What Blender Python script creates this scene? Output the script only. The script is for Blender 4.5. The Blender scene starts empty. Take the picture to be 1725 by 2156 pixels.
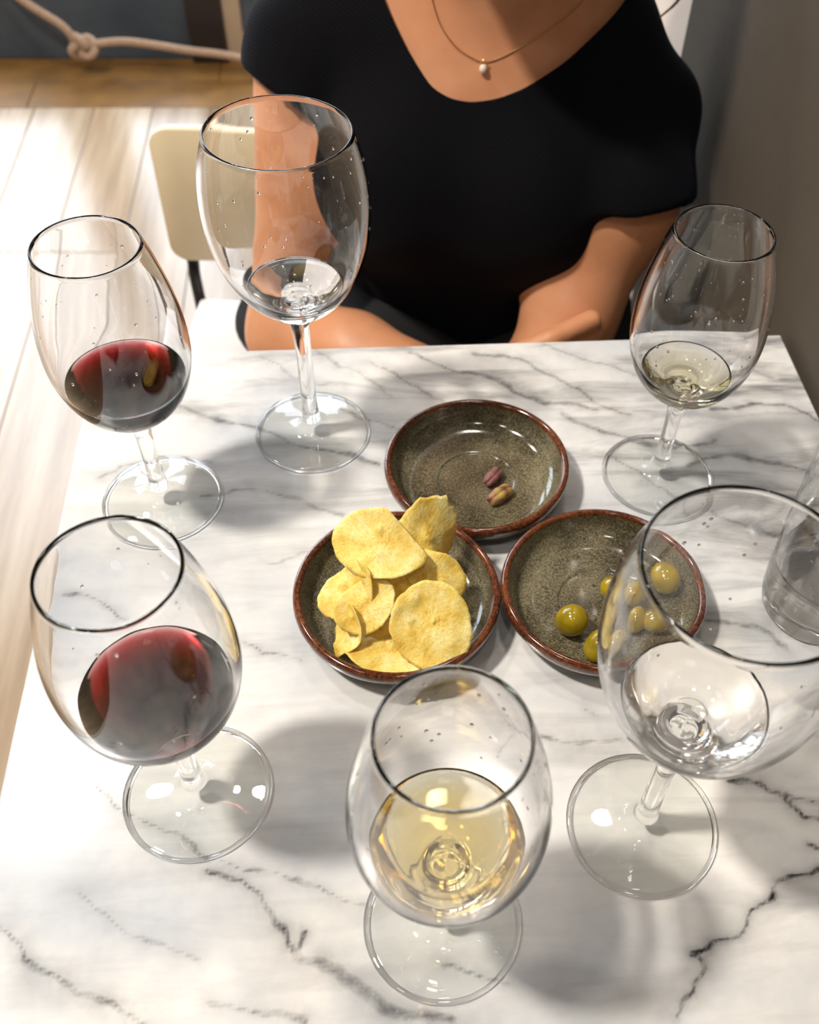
import bpy, bmesh, math, random
import numpy as np
from mathutils import Vector, Matrix

# ------------------------------------------------------------------ camera, world, lights, exposure
scene = bpy.context.scene
COL = scene.collection
YAW = 0.159                       # the table and the room are turned by this much against the camera heading
CU, SU = math.cos(YAW), math.sin(YAW)
TZ = 0.75                         # table top height

def R(u, v, z):                   # room/table frame -> world
    return (u * CU - v * SU, u * SU + v * CU, z)

cam_d = bpy.data.cameras.new('camera')
cam = bpy.data.objects.new('camera', cam_d)
COL.objects.link(cam)
scene.camera = cam
F_PX, CX, CY, W, HH = 2031.9, 1003.8, 1154.5, 1725.0, 2156.0
PITCH, ROLL = math.radians(50.989), math.radians(4.197)
fwd = Vector((0, math.cos(PITCH), -math.sin(PITCH)))
r0 = Vector((1, 0, 0)); u0 = Vector((0, math.sin(PITCH), math.cos(PITCH)))
rt = r0 * math.cos(ROLL) + u0 * math.sin(ROLL)
up = u0 * math.cos(ROLL) - r0 * math.sin(ROLL)
M = Matrix((rt, up, -fwd)).transposed().to_4x4()
M.translation = Vector((0, 0, 1.2))
cam.matrix_world = M
cam_d.sensor_fit = 'VERTICAL'
cam_d.sensor_height = 36.0
cam_d.sensor_width = 36.0 * W / HH
cam_d.lens = F_PX * 36.0 / HH
cam_d.shift_x = (W / 2 - CX) / HH
cam_d.shift_y = (CY - HH / 2) / HH
cam_d.clip_start = 0.01
cam_d.dof.use_dof = True
cam_d.dof.focus_distance = 0.47
cam_d.dof.aperture_fstop = 11.0

world = bpy.data.worlds.new('world')
scene.world = world
world.use_nodes = True
bg = world.node_tree.nodes['Background']
_wn = world.node_tree                              # pale sky above, darker street below the horizon
_wc = _wn.nodes.new('ShaderNodeTexCoord'); _wx = _wn.nodes.new('ShaderNodeSeparateXYZ'); _wr = _wn.nodes.new('ShaderNodeValToRGB')
_wn.links.new(_wc.outputs['Generated'], _wx.inputs[0]); _wn.links.new(_wx.outputs['Z'], _wr.inputs['Fac'])
_wr.color_ramp.elements[0].position = 0.0; _wr.color_ramp.elements[0].color = (0.10, 0.09, 0.08, 1)
_wr.color_ramp.elements[1].position = 0.06; _wr.color_ramp.elements[1].color = (0.80, 0.90, 1.0, 1)
_wn.links.new(_wr.outputs['Color'], bg.inputs['Color'])
bg.inputs['Strength'].default_value = 12.5       # daylight beyond the window

scene.view_settings.view_transform = 'Standard'
scene.view_settings.look = 'None'
scene.view_settings.gamma = 1.0
scene.view_settings.use_curve_mapping = False
scene.view_settings.exposure = -0.74
cy = scene.cycles
cy.max_bounces = 24; cy.diffuse_bounces = 5; cy.glossy_bounces = 8
cy.transmission_bounces = 24; cy.transparent_max_bounces = 16; cy.volume_bounces = 0
cy.caustics_reflective = True; cy.caustics_refractive = True
cy.blur_glossy = 0.6
cy.sample_clamp_indirect = 30.0
cy.use_denoising = True
try:
    cy.denoiser = 'OPENIMAGEDENOISE'
    cy.denoising_input_passes = 'RGB_ALBEDO_NORMAL'
    cy.denoising_prefilter = 'ACCURATE'
except Exception:
    pass

CEIL = 2.75
def area_lamp(name, loc, size, power, color, direction=(0, 0, -1), shape='DISK', size_y=None, spread=None):
    d = bpy.data.lights.new(name, 'AREA')
    d.shape = shape; d.size = size
    if size_y: d.size_y = size_y
    d.energy = power; d.color = color
    if spread: d.spread = spread
    o = bpy.data.objects.new(name, d)
    o.location = loc
    o.rotation_euler = Vector(direction).to_track_quat('-Z', 'Y').to_euler()
    COL.objects.link(o)
    d.cycles.is_caustics_light = True
    return o
WARM = (1.0, 0.92, 0.82)
LAMPS = [  # x, y, power : the recessed ceiling lamps
    (-1.05, 0.08, 84.0),
    (-1.12, 1.08, 22.0),
    (0.10, 1.08, 8.0),
    (0.12, -0.55, 5.0),
    (-0.85, -0.75, 8.0),
]
for i, (lx, ly, lp) in enumerate(LAMPS):
    area_lamp('ceiling_lamp_light', (lx, ly, CEIL - 0.035), 0.20, lp, WARM)
# daylight portal in the window opening
pu, pv, pz = -1.25, 2.66, 1.25
pl = area_lamp('window_portal', R(pu, pv, pz), 2.3, 1.0, (1, 1, 1), direction=(SU, -CU, 0), shape='RECTANGLE', size_y=2.2)
pl.data.cycles.is_portal = True

# ------------------------------------------------------------------ helpers
def srgb(r, g, b):
    f = lambda c: (c / 255 / 12.92) if c / 255 <= 0.04045 else ((c / 255 + 0.055) / 1.055) ** 2.4
    return (f(r), f(g), f(b), 1.0)

def material(name):
    m = bpy.data.materials.new(name); m.use_nodes = True
    nt = m.node_tree
    return m, nt, nt.nodes['Principled BSDF']

def node(nt, kind, **kw):
    n = nt.nodes.new(kind)
    for k, v in kw.items():
        if k.startswith('i_'):
            key = k[2:]
            n.inputs[int(key) if key.isdigit() else key.replace('_', ' ')].default_value = v
        else:
            setattr(n, k, v)
    return n

def ramp(nt, stops, src=None):
    n = nt.nodes.new('ShaderNodeValToRGB')
    el = n.color_ramp.elements
    while len(el) > 1: el.remove(el[-1])
    el[0].position, el[0].color = stops[0]
    for p, c in stops[1:]:
        e = el.new(p); e.color = c
    if src is not None: nt.links.new(src, n.inputs['Fac'])
    return n

def simple(name, col, rough=0.5, metal=0.0, bump=0.0, bscale=200.0, var=0.0, **kw):
    m, nt, b = material(name)
    b.inputs['Base Color'].default_value = col
    b.inputs['Roughness'].default_value = rough
    b.inputs['Metallic'].default_value = metal
    for k, v in kw.items(): b.inputs[k.replace('_', ' ')].default_value = v
    tc = node(nt, 'ShaderNodeTexCoord')
    nz = node(nt, 'ShaderNodeTexNoise', i_Scale=bscale, i_Detail=4.0)
    nt.links.new(tc.outputs['Object'], nz.inputs['Vector'])
    if bump:
        bp = node(nt, 'ShaderNodeBump', i_Strength=bump, i_Distance=0.002)
        nt.links.new(nz.outputs['Fac'], bp.inputs['Height'])
        nt.links.new(bp.outputs['Normal'], b.inputs['Normal'])
    if var:
        d = tuple(c * (1 - var) for c in col[:3]) + (1,)
        l = tuple(min(1, c * (1 + var)) for c in col[:3]) + (1,)
        rp = ramp(nt, [(0.3, d), (0.7, l)], nz.outputs['Fac'])
        nt.links.new(rp.outputs['Color'], b.inputs['Base Color'])
    return m

CASTERS, RECEIVERS = ('clear_glass', 'red_wine', 'pale_gold_wine', 'straw_wine', 'clear_liquid'), ('white_marble',)
def link(o, parent=None):
    if getattr(o.data, 'materials', None) and o.data.materials[0]:
        nm = o.data.materials[0].name
        if nm in CASTERS: o.cycles.is_caustics_caster = True
        if nm in RECEIVERS: o.cycles.is_caustics_receiver = True
    COL.objects.link(o)
    if parent is not None: o.parent = parent
    return o

def mesh_obj(name, verts, faces, mat=None, parent=None, smooth=True):
    me = bpy.data.meshes.new(name)
    me.from_pydata([tuple(map(float, v)) for v in verts], [], [tuple(map(int, f)) for f in faces])
    me.update()
    if smooth: me.polygons.foreach_set('use_smooth', [True] * len(me.polygons))
    if mat is not None: me.materials.append(mat)
    return link(bpy.data.objects.new(name, me), parent)

def tag(o, label=None, cat=None, group=None, kind=None):
    if label: o['label'] = label
    if cat: o['category'] = cat
    if group: o['group'] = group
    if kind: o['kind'] = kind
    return o

def empty(name, loc=(0, 0, 0), rz=0.0):
    o = bpy.data.objects.new(name, None)
    o.location = loc; o.rotation_euler = (0, 0, rz)
    o.empty_display_size = 0.05
    return link(o)

def catmull(pts, n=6):
    P = np.array(pts, float)
    Q = np.vstack([2 * P[0] - P[1], P, 2 * P[-1] - P[-2]])
    out = []
    for i in range(1, len(Q) - 2):
        p0, p1, p2, p3 = Q[i - 1], Q[i], Q[i + 1], Q[i + 2]
        for k in range(n):
            t = k / n
            out.append(0.5 * (2 * p1 + (p2 - p0) * t + (2 * p0 - 5 * p1 + 4 * p2 - p3) * t * t + (3 * p1 - p0 - 3 * p2 + p3) * t ** 3))
    out.append(P[-1])
    return np.array(out)

def lathe(prof, seg=96, wob=None):
    """(r, z) profile -> verts, faces; a point with r = 0 becomes a pole. Faces point to the left of the walk up the profile."""
    V, F, rows = [], [], []
    for r, z in prof:
        if r < 1e-7:
            rows.append([len(V)]); V.append((0, 0, z))
        else:
            row = []
            for k in range(seg):
                a = 2 * math.pi * k / seg
                rr = r * (1 + (wob(a, z) if wob else 0))
                row.append(len(V)); V.append((rr * math.cos(a), rr * math.sin(a), z))
            rows.append(row)
    for A, B in zip(rows[:-1], rows[1:]):
        for k in range(seg):
            k2 = (k + 1) % seg
            if len(A) == 1 and len(B) == 1: continue
            if len(A) == 1: F.append((A[0], B[k2], B[k]))
            elif len(B) == 1: F.append((A[k], A[k2], B[0]))
            else: F.append((A[k], A[k2], B[k2], B[k]))
    return V, F

def tube(pts, radii, seg=12, smooth_n=0, caps=True):
    P = np.array(pts, float)
    if np.isscalar(radii): radii = [radii] * len(P)
    rr = np.array(radii, float)
    if smooth_n:
        P = catmull(P, smooth_n); rr = np.interp(np.linspace(0, 1, len(P)), np.linspace(0, 1, len(rr)), rr)
    T = np.gradient(P, axis=0); T /= np.linalg.norm(T, axis=1)[:, None] + 1e-12
    a = np.array([0, 0, 1.0]) if abs(T[0][2]) < 0.9 else np.array([1.0, 0, 0])
    N = np.cross(T[0], a); N /= np.linalg.norm(N)
    V, F = [], []
    for i in range(len(P)):
        N = N - T[i] * (N @ T[i]); N /= np.linalg.norm(N)
        B = np.cross(T[i], N)
        for k in range(seg):
            t = 2 * math.pi * k / seg
            V.append(P[i] + rr[i] * (math.cos(t) * N + math.sin(t) * B))
    for i in range(len(P) - 1):
        for k in range(seg):
            k2 = (k + 1) % seg
            F.append((i * seg + k, i * seg + k2, (i + 1) * seg + k2, (i + 1) * seg + k))
    if caps:
        c0 = len(V); V.append(P[0]); c1 = len(V); V.append(P[-1]); L = (len(P) - 1) * seg
        for k in range(seg):
            k2 = (k + 1) % seg
            F.append((c0, k2, k)); F.append((c1, L + k, L + k2))
    return V, F

def box(x0, x1, y0, y1, z0, z1, bev=0.0, fn=None):
    """bevelled box; fn maps (x, y, z) to world"""
    bm = bmesh.new()
    bmesh.ops.create_cube(bm, size=1.0)
    for v in bm.verts:
        v.co = Vector(((x0 + x1) / 2 + v.co.x * (x1 - x0), (y0 + y1) / 2 + v.co.y * (y1 - y0), (z0 + z1) / 2 + v.co.z * (z1 - z0)))
    if bev: bmesh.ops.bevel(bm, geom=bm.edges[:], offset=bev, segments=2, profile=0.6, affect='EDGES')
    bm.verts.index_update()
    V = [tuple(v.co) for v in bm.verts]; F = [[v.index for v in f.verts] for f in bm.faces]
    bm.free()
    if fn: V = [fn(*v) for v in V]
    return V, F

def join(parts):
    V, F = [], []
    for v, f in parts:
        n = len(V); V += list(v); F += [tuple(i + n for i in q) for q in f]
    return V, F

# signed distance fields on a grid, and surface nets to mesh them
class Field:
    def __init__(s, lo, hi, h):
        s.h = h; s.lo = np.array(lo, float)
        s.n = np.ceil((np.array(hi) - s.lo) / h).astype(int) + 1
        s.ax = [s.lo[i] + h * np.arange(s.n[i]) for i in range(3)]
        s.D = np.full(s.n, 0.5, np.float32)
    def region(s, lo, hi, m=0.07):
        sl = []
        for i in range(3):
            a = int(max(0, np.floor((lo[i] - m - s.lo[i]) / s.h))); b = int(min(s.n[i], np.ceil((hi[i] + m - s.lo[i]) / s.h) + 1))
            sl.append(slice(a, max(a, b)))
        X, Y, Z = np.meshgrid(*[s.ax[i][sl[i]] for i in range(3)], indexing='ij', sparse=True)
        return tuple(sl), X, Y, Z
    def add(s, sl, d, k):
        A = s.D[sl]
        if k <= 0: s.D[sl] = np.minimum(A, d); return
        hh = np.clip(0.5 + 0.5 * (A - d) / k, 0, 1)
        s.D[sl] = A * (1 - hh) + d * hh - k * hh * (1 - hh)
    def cone(s, a, b, ra, rb, k=0.02, grow=0.0):
        a = np.array(a, float); b = np.array(b, float); R_ = max(ra, rb) + grow
        sl, X, Y, Z = s.region(np.minimum(a, b) - R_, np.maximum(a, b) + R_)
        ab = b - a; L = ab @ ab
        t = np.clip(((X - a[0]) * ab[0] + (Y - a[1]) * ab[1] + (Z - a[2]) * ab[2]) / L, 0, 1)
        d = np.sqrt((X - a[0] - t * ab[0]) ** 2 + (Y - a[1] - t * ab[1]) ** 2 + (Z - a[2] - t * ab[2]) ** 2) - (ra + (rb - ra) * t) - grow
        s.add(sl, d.astype(np.float32), k)
    def ell(s, c, r, k=0.03, grow=0.0, rot=None):
        c = np.array(c, float); r = np.array(r, float) + grow
        m = max(r) if rot is not None else r
        sl, X, Y, Z = s.region(c - m, c + m)
        x, y, z = X - c[0], Y - c[1], Z - c[2]
        if rot is not None:                       # tilt about x
            cs, sn = math.cos(rot), math.sin(rot); y, z = y * cs + z * sn, -y * sn + z * cs
        k0 = np.sqrt((x / r[0]) ** 2 + (y / r[1]) ** 2 + (z / r[2]) ** 2)
        k1 = np.sqrt((x / r[0] ** 2) ** 2 + (y / r[1] ** 2) ** 2 + (z / r[2] ** 2) ** 2) + 1e-9
        s.add(sl, (k0 * (k0 - 1) / k1).astype(np.float32), k)
    def full(s):
        return np.meshgrid(*s.ax, indexing='ij', sparse=True)
    def mesh(s, iters=1):
        D = s.D; n = D.shape
        ins = D < 0
        c = np.zeros([k - 1 for k in n], np.int8)
        for dx in (0, 1):
            for dy in (0, 1):
                for dz in (0, 1):
                    c += ins[dx:n[0] - 1 + dx, dy:n[1] - 1 + dy, dz:n[2] - 1 + dz]
        act = (c > 0) & (c < 8)
        idx = np.full(act.shape, -1, np.int64)
        ijk = np.argwhere(act); idx[act] = np.arange(len(ijk))
        acc = np.zeros((len(ijk), 3)); cnt = np.zeros(len(ijk))
        corners = np.array([(a, b, d) for a in (0, 1) for b in (0, 1) for d in (0, 1)])
        for p in corners:
            for ax in range(3):
                if p[ax]: continue
                q = p.copy(); q[ax] = 1
                d0 = D[tuple((ijk + p).T)]; d1 = D[tuple((ijk + q).T)]
                m = (d0 < 0) != (d1 < 0)
                t = d0[m] / (d0[m] - d1[m])
                pt = p + np.zeros((m.sum(), 3)); pt[:, ax] += t
                acc[m] += pt; cnt[m] += 1
        V = s.lo + s.h * (ijk + acc / cnt[:, None])
        F = []
        for ax in range(3):
            o = [0, 1, 2]; o.remove(ax); b, d = o
            sl0 = [slice(None)] * 3; sl1 = [slice(None)] * 3
            sl0[ax] = slice(0, -1); sl1[ax] = slice(1, None)
            for q in (b, d): sl0[q] = slice(1, -1); sl1[q] = slice(1, -1)
            i0 = ins[tuple(sl0)]; i1 = ins[tuple(sl1)]
            for flag, m in ((0, i0 & ~i1), (1, ~i0 & i1)):
                e = np.argwhere(m)
                if not len(e): continue
                e[:, b] += 1; e[:, d] += 1
                def cell(db, dd):
                    g = e.copy(); g[:, b] += db; g[:, d] += dd
                    return idx[tuple(g.T)]
                qd = np.stack([cell(-1, -1), cell(0, -1), cell(0, 0), cell(-1, 0)], 1)
                if (flag == 1) != (ax == 1): qd = qd[:, ::-1]
                F.append(qd)
        F = np.concatenate(F)
        for _ in range(iters):                    # light smoothing
            E = np.concatenate([F[:, [0, 1]], F[:, [1, 2]], F[:, [2, 3]], F[:, [3, 0]]])
            S = np.zeros_like(V); C_ = np.zeros(len(V))
            for a_, b_ in ((0, 1), (1, 0)):
                np.add.at(S, E[:, a_], V[E[:, b_]]); np.add.at(C_, E[:, a_], 1)
            V = 0.5 * V + 0.5 * S / C_[:, None]
        return V, F

def clip_mesh(V, F, fval):
    """keep the part of a quad mesh where fval > 0, cutting faces cleanly"""
    V = [tuple(v) for v in V]; out = []; cache = {}
    def cut(i, j):
        key = (min(i, j), max(i, j))
        if key not in cache:
            a, b = key; t = fval[a] / (fval[a] - fval[b])
            cache[key] = len(V); V.append(tuple(np.array(V[a]) * (1 - t) + np.array(V[b]) * t))
        return cache[key]
    pos = fval > 0
    for q in F:
        s = [bool(pos[i]) for i in q]
        if all(s): out.append(tuple(q)); continue
        if not any(s): continue
        poly = []
        for a in range(len(q)):
            i, j = q[a], q[(a + 1) % len(q)]
            if pos[i]: poly.append(i)
            if pos[i] != pos[j]: poly.append(cut(i, j))
        if len(poly) >= 3: out.append(tuple(poly))
    used = sorted({i for q in out for i in q}); mp = {o: k for k, o in enumerate(used)}
    return [V[i] for i in used], [tuple(mp[i] for i in q) for q in out]

# ------------------------------------------------------------------ materials
M = {}
def mat_plaster(name, dark, light, scale=3.0, rough=0.85):
    m, nt, b = material(name)
    tc = node(nt, 'ShaderNodeTexCoord')
    n1 = node(nt, 'ShaderNodeTexNoise', i_Scale=scale, i_Detail=6.0, i_Roughness=0.6)
    nt.links.new(tc.outputs['Object'], n1.inputs['Vector'])
    rp = ramp(nt, [(0.3, dark), (0.7, light)], n1.outputs['Fac'])
    nt.links.new(rp.outputs['Color'], b.inputs['Base Color'])
    b.inputs['Roughness'].default_value = rough
    n2 = node(nt, 'ShaderNodeTexNoise', i_Scale=90.0, i_Detail=5.0)
    nt.links.new(tc.outputs['Object'], n2.inputs['Vector'])
    bp = node(nt, 'ShaderNodeBump', i_Strength=0.25, i_Distance=0.002)
    nt.links.new(n2.outputs['Fac'], bp.inputs['Height']); nt.links.new(bp.outputs['Normal'], b.inputs['Normal'])
    return m
M['taupe'] = mat_plaster('taupe_wall', srgb(74, 67, 59), srgb(92, 83, 71))
M['pale'] = mat_plaster('lit_wall_tone', srgb(222, 208, 198), srgb(236, 224, 214))  # pale tone stands in for daylight on the far right wall
M['dark_ceiling'] = mat_plaster('dark_ceiling', srgb(52, 49, 47), srgb(60, 56, 54))
M['beige'] = mat_plaster('beige_wall', srgb(176, 166, 152), srgb(194, 184, 170))
M['navy'] = mat_plaster('navy_panel', srgb(52, 64, 78), srgb(78, 88, 98), 5.0, 0.5)
M['dark_frame'] = simple('dark_window_frame', srgb(34, 28, 30), 0.45)
M['beige_frame'] = simple('beige_window_frame', srgb(176, 156, 132), 0.5)

def mat_floor():
    m, nt, b = material('oak_floor_varnish')
    tc = node(nt, 'ShaderNodeTexCoord'); oi = node(nt, 'ShaderNodeObjectInfo')
    mp = node(nt, 'ShaderNodeMapping'); mp.inputs['Scale'].default_value = (26, 1.6, 1)
    ad = node(nt, 'ShaderNodeVectorMath', operation='ADD')
    ml = node(nt, 'ShaderNodeVectorMath', operation='SCALE'); ml.inputs['Scale'].default_value = 37.0
    cb = node(nt, 'ShaderNodeCombineXYZ')
    nt.links.new(oi.outputs['Random'], cb.inputs[0]); nt.links.new(oi.outputs['Random'], cb.inputs[1])
    nt.links.new(cb.outputs[0], ml.inputs[0])
    nt.links.new(tc.outputs['Object'], mp.inputs['Vector'])
    nt.links.new(mp.outputs[0], ad.inputs[0]); nt.links.new(ml.outputs[0], ad.inputs[1])
    n1 = node(nt, 'ShaderNodeTexNoise', i_Scale=1.0, i_Detail=6.0, i_Roughness=0.62)
    nt.links.new(ad.outputs[0], n1.inputs['Vector'])
    rp = ramp(nt, [(0.25, srgb(138, 112, 84)), (0.5, srgb(172, 148, 120)), (0.78, srgb(198, 180, 156))], n1.outputs['Fac'])
    hs = node(nt, 'ShaderNodeHueSaturation')
    mr = node(nt, 'ShaderNodeMapRange'); mr.inputs['To Min'].default_value = 0.72; mr.inputs['To Max'].default_value = 1.12
    nt.links.new(oi.outputs['Random'], mr.inputs['Value']); nt.links.new(mr.outputs[0], hs.inputs['Value'])
    nt.links.new(rp.outputs['Color'], hs.inputs['Color']); nt.links.new(hs.outputs['Color'], b.inputs['Base Color'])
    b.inputs['Roughness'].default_value = 0.24
    b.inputs['Specular IOR Level'].default_value = 1.0
    bp = node(nt, 'ShaderNodeBump', i_Strength=0.12, i_Distance=0.002)
    nt.links.new(n1.outputs['Fac'], bp.inputs['Height']); nt.links.new(bp.outputs['Normal'], b.inputs['Normal'])
    return m
M['floor'] = mat_floor()
M['joint'] = simple('dark_floor_joint', srgb(60, 42, 26), 0.8)

def mat_glass(name, color=(1, 1, 1, 1), ior=1.5, rough=0.0):
    m = bpy.data.materials.new(name); m.use_nodes = True
    nt = m.node_tree; nt.nodes.clear()
    o = nt.nodes.new('ShaderNodeOutputMaterial'); g = nt.nodes.new('ShaderNodeBsdfGlass')
    g.inputs['Color'].default_value = color; g.inputs['IOR'].default_value = ior; g.inputs['Roughness'].default_value = rough
    nt.links.new(g.outputs[0], o.inputs['Surface'])
    return m
def mat_liquid(name, col, density, ior=1.34):
    m = mat_glass(name, (1, 1, 1, 1), ior)
    nt = m.node_tree; o = [n for n in nt.nodes if n.type == 'OUTPUT_MATERIAL'][0]
    v = nt.nodes.new('ShaderNodeVolumeAbsorption')
    v.inputs['Color'].default_value = col; v.inputs['Density'].default_value = density
    nt.links.new(v.outputs[0], o.inputs['Volume'])
    return m
def two_sided_fresnel(nt, f):
    # the same reflectance from either side of the sheet
    ior = f.inputs['IOR'].default_value
    g = nt.nodes.new('ShaderNodeNewGeometry'); mr = nt.nodes.new('ShaderNodeMapRange')
    mr.inputs['To Min'].default_value = ior; mr.inputs['To Max'].default_value = 1 / ior
    nt.links.new(g.outputs['Backfacing'], mr.inputs['Value']); nt.links.new(mr.outputs[0], f.inputs['IOR'])
M['glass'] = mat_glass('clear_glass')
def mat_thin(name, tint):
    m = bpy.data.materials.new(name); m.use_nodes = True
    nt = m.node_tree; nt.nodes.clear()
    o = nt.nodes.new('ShaderNodeOutputMaterial'); mx = nt.nodes.new('ShaderNodeMixShader')
    t = nt.nodes.new('ShaderNodeBsdfTransparent'); t.inputs['Color'].default_value = tint
    g = nt.nodes.new('ShaderNodeBsdfGlossy'); g.inputs['Roughness'].default_value = 0.0
    f = nt.nodes.new('ShaderNodeFresnel'); f.inputs['IOR'].default_value = 1.5
    two_sided_fresnel(nt, f); nt.links.new(f.outputs[0], mx.inputs[0]); nt.links.new(t.outputs[0], mx.inputs[1]); nt.links.new(g.outputs[0], mx.inputs[2])
    nt.links.new(mx.outputs[0], o.inputs['Surface'])
    return m
M['thin_glass'] = mat_thin('thin_foot_glass', (0.985, 0.99, 0.985, 1))
M['red_wine'] = mat_liquid('red_wine', (0.66, 0.0, 0.015, 1), 560.0)
M['white_wine'] = mat_liquid('pale_gold_wine', (0.91, 0.73, 0.04, 1), 70.0)
M['straw_wine'] = mat_liquid('straw_wine', (0.86, 0.76, 0.25, 1), 40.0)
M['clear_liquid'] = mat_liquid('clear_liquid', (0.97, 0.95, 0.88, 1), 8.0)
def mat_pane():
    m = bpy.data.materials.new('window_glass'); m.use_nodes = True
    nt = m.node_tree; nt.nodes.clear()
    o = nt.nodes.new('ShaderNodeOutputMaterial'); mx = nt.nodes.new('ShaderNodeMixShader')
    t = nt.nodes.new('ShaderNodeBsdfTransparent'); g = nt.nodes.new('ShaderNodeBsdfGlossy'); g.inputs['Roughness'].default_value = 0.02
    f = nt.nodes.new('ShaderNodeFresnel'); f.inputs['IOR'].default_value = 1.45
    two_sided_fresnel(nt, f); nt.links.new(f.outputs[0], mx.inputs[0]); nt.links.new(t.outputs[0], mx.inputs[1]); nt.links.new(g.outputs[0], mx.inputs[2])
    nt.links.new(mx.outputs[0], o.inputs['Surface'])
    return m
M['pane'] = mat_pane()
M['steel'] = simple('brushed_steel', srgb(150, 150, 150), 0.3, 1.0)
M['black_metal'] = simple('black_metal', srgb(28, 27, 28), 0.4, 0.2)

# ------------------------------------------------------------------ the room (table frame: u across, v into the room)
UL, UR, VF, VB = -2.6, 0.325, -1.7, 2.66
VSHADE = 2.40                      # boards beyond this are coloured darker, imitating the glare-free shade by the window wall
def rbox(name, u0, u1, v0, v1, z0, z1, mat, parent=None, bev=0.0):
    V, F = box(u0, u1, v0, v1, z0, z1, bev, R)
    return mesh_obj(name, V, F, mat, parent, smooth=False)
floor = tag(rbox('floor', UL - .1, UR + .1, VF - .1, VB + .1, -0.06, -0.009, M['joint']), kind='structure')
random.seed(5)
PW = 0.14
plank_cache = {}
u = UL; col = 0
while u < UR - 0.01:
    w = min(PW, UR - u)
    v = VF - (0.0 if col % 2 else 0.0); first = True
    while v < VSHADE - 0.01:
        L = random.choice((1.1, 1.5, 1.9)) if not first else random.choice((0.5, 0.9, 1.3))
        first = False
        L = min(L, VSHADE - v)
        if VSHADE - v - L < 0.3: L = VSHADE - v
        key = (round(w, 3), round(L, 3))
        if key not in plank_cache:
            V, F = box(0.001, w - 0.001, 0.001, L - 0.001, -0.009, 0.0, 0.0012)
            me = bpy.data.meshes.new('floor_plank'); me.from_pydata(V, [], F); me.materials.append(M['floor']); plank_cache[key] = me
        p = bpy.data.objects.new('floor_plank', plank_cache[key])
        p.location = R(u, v, random.uniform(-0.0006, 0.0)); p.rotation_euler = (0, 0, YAW)
        link(p, floor)
        v += L
    u += PW; col += 1
M['floor_shade'] = simple('shade_tone_boards', srgb(128, 92, 44), 0.45, var=0.25, bscale=14)  # brown tone stands in for shaded floor out of the window glare
for r_ in range(2):
    u = UL - (0.45 if r_ else 0.0)
    while u < UR - 0.01:
        a, b_ = max(u, UL), min(u + 0.9, UR)
        if b_ - a > 0.02: rbox('shade_plank', a + .001, b_ - .001, VSHADE + .13 * r_ + .001, VSHADE + .13 * (r_ + 1) - .001, -0.009, 0.0, M['floor_shade'], floor, 0.0012)
        u += 0.9
tag(rbox('ceiling', UL - .1, UR + .1, VF - .1, VB + .1, CEIL, CEIL + 0.1, M['dark_ceiling']), kind='structure')
tag(rbox('wall_left', UL - .1, UL, VF - .1, VB + .1, 0.0, CEIL, M['beige']), kind='structure')
tag(rbox('wall_front', UL, UR, VF - .1, VF, 0.0, CEIL, M['taupe']), kind='structure')
VS = 0.93                                                           # the taupe ends here; the pale colour beyond it imitates window light
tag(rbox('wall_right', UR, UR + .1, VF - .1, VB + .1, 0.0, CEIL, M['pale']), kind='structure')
tag(rbox('trim_1', UR - .012, UR, VF, VS, 0.0, CEIL, M['taupe'], bev=0.002), kind='structure')
# back wall: low navy plinth, dark posts, lintel, and the window between them
WZ0, WZ1 = 0.17, 2.30
tag(rbox('wall_back', UL, UR, VB, VB + .08, 0.0, WZ0, M['navy'], bev=0.003), kind='structure')
tag(rbox('wall_back_top', UL, UR, VB, VB + .08, WZ1, CEIL, M['beige']), kind='structure')
win = tag(rbox('window_1', UL, UL + 0.06, VB - .01, VB + .07, WZ0, WZ1, M['dark_frame'], bev=0.003), kind='structure')
tag(rbox('trim_2', -0.42, -0.33, VB - .03, VB + .07, 0.0, WZ1, M['dark_frame'], bev=0.004), kind='structure')
tag(rbox('trim_3', -0.33, -0.285, VB - .015, VB + .07, 0.0, WZ1, M['beige_frame'], bev=0.003), kind='structure')
rbox('window_mullion', -1.50, -1.45, VB, VB + .06, WZ0, WZ1, M['dark_frame'], win, 0.003)
rbox('window_pane', UL + .06, -1.50, VB + .03, VB + .038, WZ0, WZ1, M['pane'], win)
rbox('window_mullion', -0.80, -0.64, VB, VB + .06, WZ0, WZ1, M['dark_frame'], win, 0.003)
rbox('window_pane', -1.45, -0.80, VB + .03, VB + .038, WZ0, WZ1, M['pane'], win)
rbox('window_pane', -0.64, -0.42, VB + .03, VB + .038, WZ0, WZ1, M['pane'], win)
rbox('window_pane', -0.285, UR, VB + .03, VB + .038, WZ0, WZ1, M['pane'], win)

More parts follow.
